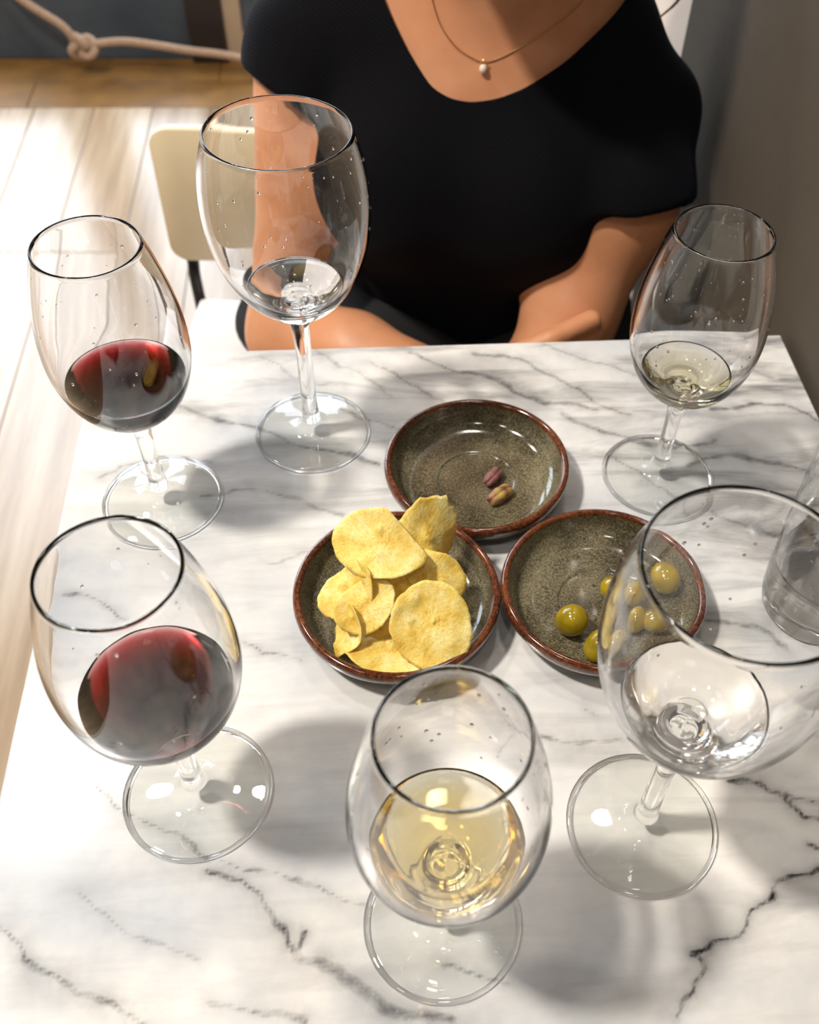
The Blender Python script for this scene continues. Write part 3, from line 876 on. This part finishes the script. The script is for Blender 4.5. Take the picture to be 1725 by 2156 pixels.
CR = [
    ((-0.0273, 0.3325, 0.7930), (0.55, -0.55, 0.62), 25, 19, 1.25, 10, -12, 6, 2, 'upright blistered crisp at the top right, behind the largest one', None, 0.0, 2.6),
    ((-0.0310, 0.3120, 0.7790), (-0.05, -0.62, 0.78), 26, 21, 0.1, -9, 4, 5, 8, 'shaded crisp in the middle below the topmost crisp', None, 0.0),
    ((-0.0660, 0.3045, 0.7775), (-0.25, -0.35, 0.9), 17, 15, 0.5, 14, 6, 10, 3, 'small curled crisp at the left side of the heap', None, 6.0),
    ((-0.0430, 0.2770, 0.7650), (0.02, 0.10, 0.99), 25, 17, -0.15, 5, 9, 4, 6, 'crisp lying lowest at the front of the dish', None, 0.0),
    ((-0.0655, 0.2850, 0.7680), (-0.5, -0.2, 0.85), 14, 13, 0.6, -14, 10, 8, 7, 'folded crisp at the lower left of the heap', (2.6, 7), 10.0),
    ((-0.0440, 0.2860, 0.7650), (0.0, -0.3, 0.95), 13, 11, 0.3, 5, 5, 3, 10, 'small piece of crisp peeking out in the centre of the heap', None, 0.0),
    ((-0.0560, 0.2940, 0.7815), (-0.1, -0.5, 0.86), 17, 14, 0.7, 12, 7, -8, 4, 'pale curled crisp in the centre left of the heap', None, 0.0),
    ((-0.0205, 0.2850, 0.7810), (0.10, -0.58, 0.81), 22, 23.5, 0.2, 3, 4, 3, 5, 'big round flat crisp with green speckles at the right', None, 0.0),
    ((-0.0510, 0.3215, 0.8010), (-0.05, -0.42, 0.90), 26, 20, -0.15, -7, 8, -12, 1, 'largest pale crisp lying on top at the back of the heap', (0.95, 15), 0.0, 0.6),
]
for a in CR: crisp(*a)

# ------------------------------------------------------------------ olives and pistachios
def mat_olive():
    m, nt, b = material('green_olive_skin')
    tc = node(nt, 'ShaderNodeTexCoord'); n1 = node(nt, 'ShaderNodeTexNoise', i_Scale=90.0, i_Detail=4.0)
    nt.links.new(tc.outputs['Object'], n1.inputs['Vector'])
    rp = ramp(nt, [(0.3, srgb(126, 108, 12)), (0.7, srgb(176, 150, 22))], n1.outputs['Fac'])
    nt.links.new(rp.outputs['Color'], b.inputs['Base Color'])
    b.inputs['Roughness'].default_value = 0.16; b.inputs['Coat Weight'].default_value = 0.5; b.inputs['Coat Roughness'].default_value = 0.05
    b.inputs['Subsurface Weight'].default_value = 0.3; b.inputs['Subsurface Radius'].default_value = (0.005, 0.004, 0.001); b.inputs['Subsurface Scale'].default_value = 0.5
    return m
M['olive'] = mat_olive()
M['stem_end'] = simple('olive_stem_end', srgb(120, 96, 30), 0.5)
def olive_meshes():
    prof = []
    for t in np.linspace(0, math.pi, 25):
        prof.append((8.9 * math.sin(t) ** 0.94 if 0 < t < math.pi else 0.0, -10.6 * math.cos(t) * (1 + 0.05 * math.cos(t))))
    return part_mesh('flesh', prof, M['olive'], 40), part_mesh('stem_end', [(0.0, -10.2), (1.3, -10.15), (1.2, -9.7), (0.0, -9.6)], M['stem_end'], 16)
OM = olive_meshes()
for loc, rot, s, lab in [
    ((0.0552, 0.3063, 0.7652), (0.5, 0.25, 0.3), 1.0, 'green olive alone at the left of the dish, clear of the glass'),
    ((0.0812, 0.3302, 0.7641), (1.3, 0.3, 0.9), 0.92, 'green olive peeping out at the back left of the huddle'),
    ((0.0712, 0.2922, 0.7641), (1.2, 0.2, 2.2), 0.95, 'green olive nearest the front, half hidden by the glass'),
    ((0.1076, 0.3418, 0.7649), (1.5, 0.2, 0.4), 0.98, 'green olive farthest right, seen inside the glass rim'),
    ((0.0985, 0.3085, 0.7645), (1.4, 0.1, 1.4), 0.95, 'green olive at the lower right, seen through the glass wall'),
    ((0.0855, 0.3100, 0.7638), (1.1, 0.4, 2.9), 0.9, 'green olive in the middle of the huddle behind the glass')]:
    t = tag(empty('olive', loc), lab, 'olive', 'green olives in the dish'); t.rotation_euler = rot; t.scale = (s, s, s)
    for p in OM: link(bpy.data.objects.new(p.name, p), t)
# beads of brine on the glaze
rnd = random.Random(11); parts = []
def dish_floor(d):
    pr = np.array(smooth_prof(D_IN, 4))[::-1]
    return float(np.interp(d * 1000, pr[:, 0], pr[:, 1])) / 1000
for _ in range(46):
    a = rnd.uniform(0, 6.28); d = 0.047 * math.sqrt(rnd.random()); s = rnd.uniform(0.5, 1.35) / 1000
    V, F = lathe([(s, 0), (s * .9, s * .35), (s * .55, s * .62), (0, s * .7)], 10)
    x, y = OLIV[0] + d * math.cos(a), OLIV[1] + d * math.sin(a); z = TZ + dish_floor(d)
    parts.append(([(x + p[0], y + p[1], z + p[2]) for p in V], F))
V, F = join(parts)
tag(mesh_obj('brine_drops', V, F, M['water']), 'beads of brine scattered over the glaze around the olives', 'brine', kind='stuff')

def mat_nut():
    m, nt, b = material('pistachio_kernel')
    tc = node(nt, 'ShaderNodeTexCoord'); n1 = node(nt, 'ShaderNodeTexNoise', i_Scale=170.0, i_Detail=5.0)
    nt.links.new(tc.outputs['Object'], n1.inputs['Vector'])
    rp = ramp(nt, [(0.34, srgb(112, 66, 62)), (0.5, srgb(176, 132, 92)), (0.66, srgb(190, 168, 70))], n1.outputs['Fac'])
    nt.links.new(rp.outputs['Color'], b.inputs['Base Color']); b.inputs['Roughness'].default_value = 0.5
    bp = node(nt, 'ShaderNodeBump', i_Strength=0.6, i_Distance=0.0008)
    nt.links.new(n1.outputs['Fac'], bp.inputs['Height']); nt.links.new(bp.outputs['Normal'], b.inputs['Normal'])
    return m
M['nut'] = mat_nut(); M['nut_skin'] = simple('pistachio_skin', srgb(140, 92, 88), 0.55, bump=0.5, bscale=400, var=0.25)
def nut(loc, rot, s, lab, mat):
    parts = []
    for side in (-1, 1):                                             # two halves with a groove between
        V, F = [], []
        NV, NU = 16, 24
        prof = [(4.6 * math.sin(t) ** 0.85 if 0 < t < math.pi else 0.0, -8.2 * math.cos(t)) for t in np.linspace(0, math.pi, NV)]
        v, f = lathe([(a / 1000, b_ / 1000) for a, b_ in prof], NU)
        v = [((x * 0.62 + side * 0.0013) * (1 + 0.06 * math.sin(z * 900)), y * (1 + 0.05 * math.sin(z * 1300 + 1)), z) for x, y, z in v]
        parts.append((v, f))
    t = tag(empty('pistachio', loc), lab, 'pistachio', 'pistachios in the dish'); t.rotation_euler = rot; t.scale = (s, s, s)
    for v, f in parts: mesh_obj('kernel_half', v, f, mat, t)
nut((0.0068, 0.4160, 0.7588), (1.45, 0.5, -0.55), 1.0, 'pistachio with reddish brown skin, the one behind', M['nut_skin'])
nut((0.0120, 0.4010, 0.7590), (1.5, 0.3, -0.75), 1.15, 'tan and green pistachio kernel, the nearer of the two', M['nut'])

# ------------------------------------------------------------------ the seated person
def mat_skin():
    m, nt, b = material('tan_skin')
    tc = node(nt, 'ShaderNodeTexCoord'); n1 = node(nt, 'ShaderNodeTexNoise', i_Scale=22.0, i_Detail=4.0)
    nt.links.new(tc.outputs['Object'], n1.inputs['Vector'])
    rp = ramp(nt, [(0.3, srgb(206, 142, 102)), (0.7, srgb(222, 160, 120))], n1.outputs['Fac'])
    nt.links.new(rp.outputs['Color'], b.inputs['Base Color'])
    b.inputs['Roughness'].default_value = 0.45
    b.inputs['Subsurface Weight'].default_value = 0.2; b.inputs['Subsurface Radius'].default_value = (0.012, 0.005, 0.003); b.inputs['Subsurface Scale'].default_value = 0.6
    n2 = node(nt, 'ShaderNodeTexNoise', i_Scale=500.0, i_Detail=3.0); nt.links.new(tc.outputs['Object'], n2.inputs['Vector'])
    bp = node(nt, 'ShaderNodeBump', i_Strength=0.08, i_Distance=0.001)
    nt.links.new(n2.outputs['Fac'], bp.inputs['Height']); nt.links.new(bp.outputs['Normal'], b.inputs['Normal'])
    return m
M['skin'] = mat_skin()
def mat_knit():
    m, nt, b = material('black_knit')
    tc = node(nt, 'ShaderNodeTexCoord'); w = node(nt, 'ShaderNodeTexWave', i_Scale=130.0, i_Distortion=1.5, i_Detail=2.0)
    w.bands_direction = 'DIAGONAL'
    nt.links.new(tc.outputs['Object'], w.inputs['Vector'])
    rp = ramp(nt, [(0.2, (0.0010, 0.0011, 0.0022, 1)), (0.9, (0.0026, 0.0029, 0.0055, 1))], w.outputs['Fac'])
    nt.links.new(rp.outputs['Color'], b.inputs['Base Color'])
    b.inputs['Roughness'].default_value = 0.9; b.inputs['Specular IOR Level'].default_value = 0.15
    b.inputs['Sheen Weight'].default_value = 0.02; b.inputs['Sheen Roughness'].default_value = 0.5; b.inputs['Sheen Tint'].default_value = (0.5, 0.6, 1, 1)
    bp = node(nt, 'ShaderNodeBump', i_Strength=0.25, i_Distance=0.001)
    nt.links.new(w.outputs['Fac'], bp.inputs['Height']); nt.links.new(bp.outputs['Normal'], b.inputs['Normal'])
    return m
M['knit'] = mat_knit()
M['skirt'] = simple('black_cotton', (0.006, 0.006, 0.008, 1), 0.85, bump=0.2, bscale=600)
M['gold'] = simple('fine_gold', srgb(226, 190, 140), 0.25, 1.0)
M['pearl'] = simple('pearl', srgb(240, 228, 210), 0.2, 0.0)
M['shoe'] = simple('black_leather', (0.01, 0.01, 0.01, 1), 0.4)

A_RS, A_RE, A_RW = (-0.176, 0.845, 0.820), (-0.199, 0.748, 0.588), (-0.012, 0.658, 0.606)   # right arm: shoulder, elbow, wrist
A_LS, A_LH, A_LE, A_LW = (0.117, 0.842, 0.786), (0.107, 0.788, 0.730), (0.071, 0.743, 0.636), (-0.060, 0.635, 0.535)     # left arm
def torso(f, g):
    f.ell((-0.030, 0.868, 0.745), (0.150, 0.110, 0.20), 0.03, g, rot=-0.12)   # rib cage
    f.ell((-0.028, 0.897, 0.575), (0.150, 0.100, 0.142), 0.05, g)              # belly and hips
    f.cone((-0.150, 0.858, 0.835), (0.078, 0.852, 0.816), 0.046, 0.040, 0.035, g)  # shoulder girdle
    f.cone((-0.030, 0.880, 0.905), (-0.125, 0.868, 0.858), 0.040, 0.042, 0.04, g)
    f.cone((-0.030, 0.880, 0.905), (0.066, 0.862, 0.846), 0.040, 0.038, 0.035, g)
    f.ell((-0.088, 0.790, 0.735), (0.066, 0.062, 0.068), 0.05, g)
    f.ell((0.034, 0.788, 0.732), (0.066, 0.062, 0.068), 0.05, g)
f = Field((-0.31, 0.52, -0.01), (0.25, 1.10, 1.29), 0.0042)
torso(f, 0.0)
HY, HZ = -0.022, -0.055                       # the head bends forward
f.cone((-0.030, 0.878, 0.890), (-0.022, 0.835 + HY, 1.02 + HZ), 0.056, 0.050, 0.05)     # neck
f.ell((-0.020, 0.820 + HY, 1.125 + HZ), (0.073, 0.092, 0.110), 0.02)                    # skull
f.ell((-0.020, 0.772 + HY, 1.055 + HZ), (0.050, 0.052, 0.060), 0.03)                    # jaw
f.cone((-0.020, 0.728 + HY, 1.110 + HZ), (-0.020, 0.712 + HY, 1.078 + HZ), 0.008, 0.012, 0.012)   # nose
f.cone((-0.036, 0.727 + HY, 1.046 + HZ), (-0.004, 0.727 + HY, 1.046 + HZ), 0.007, 0.007, 0.012)   # lips
for s in (-1, 1):
    f.ell((-0.020 + s * 0.074, 0.835 + HY, 1.100 + HZ), (0.008, 0.018, 0.030), 0.006)   # ears
f.cone(A_RS, A_RE, 0.045, 0.0375, 0.03)
f.cone(A_RE, (-0.13, 0.712, 0.599), 0.0375, 0.0370, 0.02); f.cone((-0.13, 0.712, 0.599), A_RW, 0.0370, 0.0245, 0.02)
f.cone(A_LS, A_LH, 0.047, 0.047, 0.03); f.cone(A_LH, A_LE, 0.047, 0.038, 0.02); f.cone(A_LE, (0.082, 0.762, 0.605), 0.039, 0.032, 0.03)
f.cone(A_LE, (0.030, 0.690, 0.582), 0.038, 0.033, 0.01); f.cone((0.030, 0.690, 0.582), A_LW, 0.033, 0.024, 0.01)
# right hand closed over the left forearm
f.cone(A_RW, (0.008, 0.655, 0.630), 0.023, 0.020, 0.012); f.cone((0.006, 0.655, 0.642), (0.010, 0.654, 0.610), 0.018, 0.018, 0.01)
for k, (dz, ln) in enumerate(((0.0, 1.0), (-0.017, 1.06), (-0.034, 1.0), (-0.049, 0.85))):
    a = np.array((0.016, 0.660, 0.652 + dz)); b_ = a + np.array((0.036, 0.012, 0.014)) * ln; c_ = b_ + np.array((0.034, 0.022, 0.006)) * ln
    f.cone(a, b_, 0.0105, 0.0100, 0.005); f.cone(b_, c_, 0.0100, 0.0098, 0.002)
f.cone((-0.004, 0.648, 0.636), (0.012, 0.640, 0.658), 0.011, 0.0098, 0.008); f.cone((0.012, 0.640, 0.658), (0.034, 0.645, 0.668), 0.0098, 0.0082, 0.003)
# left hand under the right elbow
f.cone(A_LW, (-0.100, 0.640, 0.535), 0.024, 0.020, 0.012)
for dz in (0.018, 0.004, -0.010, -0.023):
    a = np.array((-0.105, 0.638, 0.531 + dz)); b_ = a + np.array((-0.024, 0.010, 0.0)); c_ = b_ + np.array((-0.016, 0.014, 0.0))
    f.cone(a, b_, 0.0092, 0.0085, 0.005); f.cone(b_, c_, 0.0085, 0.0075, 0.003)
f.cone((-0.085, 0.630, 0.549), (-0.113, 0.622, 0.561), 0.010, 0.008, 0.006)
LEGS = [((-0.105, 0.915, 0.528), (-0.120, 0.64, 0.505), (-0.120, 0.70, 0.09), (-0.12, 0.58, 0.035)), ((0.052, 0.915, 0.530), (0.105, 0.64, 0.512), (0.105, 0.70, 0.09), (0.105, 0.58, 0.035))]
for hp, kn, an, to in LEGS:
    f.cone(hp, kn, 0.082, 0.056, 0.03); f.cone(kn, an, 0.052, 0.034, 0.02); f.cone(an, to, 0.034, 0.026, 0.02)
V, F = f.mesh(2)
body = f
person = tag(empty('person', (-0.03, 0.90, 0.0)), 'seated person in a black short sleeved scoop neck top, arms folded at the table edge', 'person')
def pobj(name, V, F, mat, parent=person):
    o = mesh_obj(name, V, F, mat, parent); o.matrix_parent_inverse = Matrix.Translation((0.03, -0.90, 0.0)); return o
pobj('body', V, F, M['skin'])

def front_y(x, z, off=0.0):
    """y of the front of the body at (x, z)"""
    i = (x - body.lo[0]) / body.h; k = (z - body.lo[2]) / body.h
    i0, k0 = int(i), int(k); a, c = i - i0, k - k0
    col = (body.D[i0, :, k0] * (1 - a) * (1 - c) + body.D[i0 + 1, :, k0] * a * (1 - c) + body.D[i0, :, k0 + 1] * (1 - a) * c + body.D[i0 + 1, :, k0 + 1] * a * c) - off
    j = int(np.argmax(col < 0)); t = col[j - 1] / (col[j - 1] - col[j])
    return float(body.ax[1][j - 1] + t * body.h)

# the top
g = Field((-0.28, 0.62, 0.46), (0.24, 1.08, 0.99), 0.0040)
G = 0.0065
torso(g, G)
def sleeve(f, segs, plane_p, plane_n, k=0.035):
    s = Field(f.lo, f.lo + f.h * (f.n - 1.5), f.h)
    assert s.D.shape == f.D.shape
    for a, b_, ra, rb in segs: s.cone(a, b_, ra, rb, 0.02)
    X, Y, Z = s.full()
    cutd = ((X - plane_p[0]) * plane_n[0] + (Y - plane_p[1]) * plane_n[1] + (Z - plane_p[2]) * plane_n[2]).astype(np.float32)
    d = np.maximum(s.D, cutd)
    hh = np.clip(0.5 + 0.5 * (f.D - d) / k, 0, 1)
    m = d < 0.08
    f.D = np.where(m, f.D * (1 - hh) + d * hh - k * hh * (1 - hh), f.D).astype(np.float32)
def plane(p1, p2, d3):
    n = np.cross(np.array(p2, float) - np.array(p1, float), np.array(d3, float)); n /= np.linalg.norm(n)
    return p1, n if n[2] < 0 else -n
pp, pn = plane((-0.226, 0.82, 0.812), (-0.127, 0.765, 0.777), (0, 1, -0.45))
sleeve(g, [((-0.150, 0.858, 0.838), A_RS, 0.050, 0.047), (A_RS, (-0.202, 0.79, 0.72), 0.047, 0.056)], pp, pn, 0.014)
pp, pn = plane((0.163, 0.80, 0.736), (0.066, 0.758, 0.741), (0, 1, -0.35))
sleeve(g, [((0.085, 0.852, 0.815), A_LS, 0.044, 0.046), (A_LS, A_LH, 0.046, 0.060), (A_LH, (0.090, 0.755, 0.66), 0.060, 0.066)], pp, pn, 0.016)
X, Y, Z = g.full()                                                     # soft folds from the armpits
fold = 0.0022 * np.sin(70 * X + 55 * Z + 8 * Y) * np.exp(-((X - 0.085) / 0.06) ** 2 - ((Z - 0.76) / 0.07) ** 2)
fold = fold + 0.0016 * np.sin(-60 * X + 70 * Z) * np.exp(-((X + 0.13) / 0.05) ** 2 - ((Z - 0.76) / 0.07) ** 2) + 0.0014 * np.sin(90 * Z + 14 * X) * np.exp(-((Z - 0.60) / 0.06) ** 2)
g.D = (g.D + fold).astype(np.float32)
V, F = g.mesh(2)
NX = [-0.150, -0.1225, -0.1046, -0.0856, -0.0632, -0.047, -0.0303, -0.010, 0.0101, 0.0455, 0.0762, 0.0959, 0.125]
NZ = [0.965, 0.918, 0.8806, 0.8534, 0.8309, 0.8245, 0.8228, 0.8262, 0.8331, 0.8504, 0.8742, 0.8900, 0.935]
xs = np.linspace(NX[0], NX[-1], 200); zs = np.interp(xs, NX, NZ)
for _ in range(20): zs[1:-1] = 0.25 * zs[:-2] + 0.5 * zs[1:-1] + 0.25 * zs[2:]
sm = np.clip((V[:, 1] - 0.865) / 0.03, 0, 1); sm = sm * sm * (3 - 2 * sm)
zn = np.interp(V[:, 0], xs, zs) * (1 - sm) + 0.915 * sm
fv = np.minimum(zn - V[:, 2], (V[:, 2] - 0.478))
V2, F2 = clip_mesh(V, F, fv)
top = pobj('top', V2, F2, M['knit'])
md = top.modifiers.new('thickness', 'SOLIDIFY'); md.thickness = 0.003; md.offset = 0.0
# skirt and legs of the clothes
k_ = Field((-0.33, 0.52, 0.30), (0.23, 1.10, 0.66), 0.006)
k_.ell((-0.028, 0.897, 0.578), (0.150, 0.100, 0.14), 0.05, 0.006)
for hp, kn, an, to in LEGS: k_.cone(hp, kn, 0.082, 0.062, 0.05, 0.010)
k_.ell((-0.195, 0.905, 0.485), (0.105, 0.095, 0.040), 0.04)
V, F = k_.mesh(2); pobj('skirt', V, F, M['skirt'])
for hp, kn, an, to in LEGS:
    s = Field((an[0] - 0.09, 0.50, -0.02), (an[0] + 0.09, 0.80, 0.13), 0.005)
    s.cone((an[0], 0.715, 0.045), (an[0], 0.60, 0.034), 0.040, 0.036, 0.03); s.cone((an[0], 0.60, 0.034), (an[0], 0.565, 0.030), 0.036, 0.030, 0.02); s.cone(an, (an[0], 0.70, 0.05), 0.042, 0.042, 0.02)
    X, Y, Z = s.full(); s.D = np.maximum(s.D, (0.001 - Z).astype(np.float32) + 0 * s.D)
    V, F = s.mesh(1); pobj('shoe', V, F, M['shoe'])
# face
M['eye'] = simple('eye_white', srgb(236, 232, 226), 0.2); M['iris'] = simple('iris', srgb(70, 50, 32), 0.2)
for s in (-1, 1):
    V, F = lathe([(0.0110 * math.sin(t) if 0 < t < math.pi else 0.0, -0.0110 * math.cos(t)) for t in np.linspace(0, math.pi, 13)], 20)
    e = pobj('eye', [(x - 0.020 + s * 0.030, y + 0.7460 + HY, z + 1.112 + HZ) for x, y, z in V], F, M['eye'])
    V, F = lathe([(0.0, 0.0), (0.005, 0.0), (0.0045, 0.0012), (0.0, 0.0016)], 16)
    mesh_obj('iris', [(x - 0.020 + s * 0.030, 0.7460 + HY - 0.0103 - z, y + 1.110 + HZ) for x, y, z in V], F, M['iris'], e)
# necklace
def on_chest(pts, off): return [(x, front_y(x, z) - off, z) for x, z in pts]
ch = catmull(np.array([(-0.070, 0.905), (-0.066, 0.887), (-0.058, 0.869), (-0.045, 0.856), (-0.030, 0.849), (-0.0226, 0.8475), (-0.012, 0.850), (0.006, 0.858), (0.030, 0.870), (0.052, 0.884), (0.064, 0.900)]), 6)
neck = pobj('necklace', *tube(on_chest(ch, 0.0008), 0.00055, 6), M['gold'])
neck['label'] = 'fine gold chain with a small pearl pendant'
V, F = lathe([(0.0032 * math.sin(t) if 0 < t < math.pi else 0.0, -0.0036 * math.cos(t)) for t in np.linspace(0, math.pi, 11)], 16)
py = front_y(-0.0226, 0.8438)
o = mesh_obj('pendant', [(x - 0.0226, y + py - 0.003, z + 0.8438) for x, y, z in V], F, M['pearl'], neck)
V, F = tube([(-0.0226 + 0.0024 * math.cos(t), py - 0.002, 0.8482 + 0.0024 * math.sin(t)) for t in np.linspace(0, 6.0, 14)], 0.0005, 6)
mesh_obj('pendant_ring', V, F, M['gold'], neck)
# hair: a cap over the skull and locks that fall behind the left shoulder
def mat_hair():
    m, nt, b = material('light_brown_hair')
    tc = node(nt, 'ShaderNodeTexCoord'); w = node(nt, 'ShaderNodeTexNoise', i_Scale=120.0, i_Detail=3.0); mp = node(nt, 'ShaderNodeMapping'); mp.inputs['Scale'].default_value = (3, 3, 0.3)
    nt.links.new(tc.outputs['Object'], mp.inputs['Vector']); nt.links.new(mp.outputs[0], w.inputs['Vector'])
    rp = ramp(nt, [(0.3, srgb(96, 62, 36)), (0.7, srgb(172, 128, 80))], w.outputs['Fac'])
    nt.links.new(rp.outputs['Color'], b.inputs['Base Color']); b.inputs['Roughness'].default_value = 0.45
    return m
M['hair'] = mat_hair()
h_ = Field((-0.13, 0.66, 0.88), (0.12, 1.00, 1.26), 0.005)
h_.ell((-0.020, 0.832 + HY, 1.135 + HZ), (0.084, 0.096, 0.115), 0.02); h_.ell((-0.020, 0.880 + HY, 1.06 + HZ), (0.075, 0.060, 0.11), 0.03)
h_.cone((0.050, 0.850, 1.10 + HZ), (0.075, 0.855, 0.950), 0.030, 0.022, 0.03); h_.cone((-0.085, 0.850, 1.10 + HZ), (-0.105, 0.880, 0.96), 0.028, 0.02, 0.03)
X, Y, Z = h_.full()
face = np.sqrt(((X + 0.02) / 0.068) ** 2 + ((Y - 0.74 - HY) / 0.085) ** 2 + ((Z - 1.075 - HZ) / 0.095) ** 2) - 1
h_.D = np.maximum(h_.D, (-face * 0.07).astype(np.float32))
V, F = h_.mesh(2); hair = pobj('hair', V, F, M['hair'])
rnd = random.Random(3)
for i in range(9):
    s = rnd.uniform(-0.008, 0.008); e = rnd.uniform(-0.012, 0.012)
    p = [(0.068 + s, 0.858 + s, 0.975), (0.088 + s, 0.865 + e, 0.930), (0.103 + s, 0.868 + e, 0.905), (0.106 + e, 0.866 + s, 0.892 + e * .6)]
    mesh_obj('hair_lock', *tube(p, [0.004, 0.004, 0.003, 0.0007], 7, 6), M['hair'], hair)
mesh_obj('hair_lock', *tube([(0.080, 0.86, 0.965), (0.112, 0.862, 0.930), (0.134, 0.858, 0.895), (0.132, 0.853, 0.877), (0.118, 0.850, 0.862)], [0.0022, 0.002, 0.0018, 0.0014, 0.0007], 7, 6), M['hair'], hair)

# ------------------------------------------------------------------ the chair
M['cream'] = simple('cream_laminate', srgb(228, 212, 178), 0.4, var=0.03, bscale=8)
M['seat_white'] = simple('white_seat', srgb(226, 222, 222), 0.45)
chair = tag(empty('dining_chair', (-0.170, 0.962, 0.0), 0.02), 'cream backed chair with thin black metal legs beside the seated person', 'chair')
def curved_panel(x0, x1, z0, z1, y, depth, thick, r):
    """gently bowed rounded rectangle"""
    NX_ = 40
    V, F = [], []
    for sgn in (0, 1):
        for i in range(NX_ + 1):
            a = 0.5 - 0.5 * math.copysign(abs(math.cos(math.pi * i / NX_)) ** 0.6, math.cos(math.pi * i / NX_)); x = x0 + (x1 - x0) * a; edge = min(x - x0, x1 - x)
            c = r - math.sqrt(max(0, r * r - (r - edge) ** 2)) if edge < r else 0.0
            yy = y + depth * (1 - (2 * a - 1) ** 2) + sgn * thick
            V.append((x, yy, z0 + c)); V.append((x, yy - 0.25 * (z1 - z0) * -0.15, z1 - c))
    n = 2 * (NX_ + 1)
    for i in range(NX_):
        F.append((2 * i, 2 * i + 2, 2 * i + 3, 2 * i + 1)); q = n + 2 * i; F.append((q, q + 1, q + 3, q + 2))
        F.append((2 * i, n + 2 * i, n + 2 * i + 2, 2 * i + 2)); F.append((2 * i + 1, 2 * i + 3, n + 2 * i + 3, n + 2 * i + 1))
    F.append((0, 1, n + 1, n)); e = 2 * NX_; F.append((e, n + e, n + e + 1, e + 1))
    return V, F
V, F = curved_panel(-0.232, 0.232, 0.474, 0.640, 0.055, 0.012, 0.012, 0.022)
o = mesh_obj('backrest', V, F, M['cream'], chair)
o.modifiers.new('bevel', 'BEVEL').width = 0.002
V, F = box(-0.21, 0.21, -0.215, 0.06, 0.395, 0.418, 0.008); mesh_obj('seat', V, F, M['seat_white'], chair, False)
for sx in (-1, 1):
    mesh_obj('leg', *tube([(sx * 0.212, 0.078, 0.60), (sx * 0.214, 0.076, 0.47), (sx * 0.214, 0.070, 0.40), (sx * 0.222, 0.115, 0.0)], 0.0075, 10, 4), M['black_metal'], chair)
    mesh_obj('leg', *tube([(sx * 0.195, -0.19, 0.398), (sx * 0.205, -0.205, 0.0)], 0.0075, 10), M['black_metal'], chair)
mesh_obj('seat_rail', *tube([(-0.213, 0.072, 0.397), (0.213, 0.072, 0.397)], 0.006, 8), M['black_metal'], chair)

# ------------------------------------------------------------------ rope in front of the window plinth
M['rope'] = simple('pale_rope', srgb(172, 146, 124), 0.8, bump=0.6, bscale=160, var=0.15)
RP = [(-1.42, 2.44, 2.745), (-1.41, 2.43, 1.8), (-1.39, 2.41, 1.0), (-1.33, 2.395, 0.52), (-1.24, 2.39, 0.27), (-1.179, 2.393, 0.191), (-1.104, 2.405, 0.132), (-1.084, 2.409, 0.104), (-1.066, 2.412, 0.078),
      (-1.033, 2.417, 0.084), (-0.965, 2.428, 0.090), (-0.887, 2.440, 0.081), (-0.809, 2.453, 0.068), (-0.73, 2.466, 0.058), (-0.64, 2.475, 0.040), (-0.52, 2.47, 0.012), (-0.36, 2.45, 0.0096)]
rope = tag(mesh_obj('knotted_rope', *tube(RP, [0.0095] * len(RP), 12, 6), M['rope']), 'pale knotted rope hanging in front of the dark plinth below the window', 'rope')
kn = []
for t in np.linspace(0, 2 * math.pi, 60, endpoint=True):
    rr = 0.019 + 0.009 * math.cos(3 * t)
    kn.append((-1.064 + rr * math.cos(2 * t) * 1.1, 2.410 + 0.014 * math.sin(3 * t), 0.078 + rr * math.sin(2 * t)))
mesh_obj('knot', *tube(kn, 0.0100, 10), M['rope'], rope)
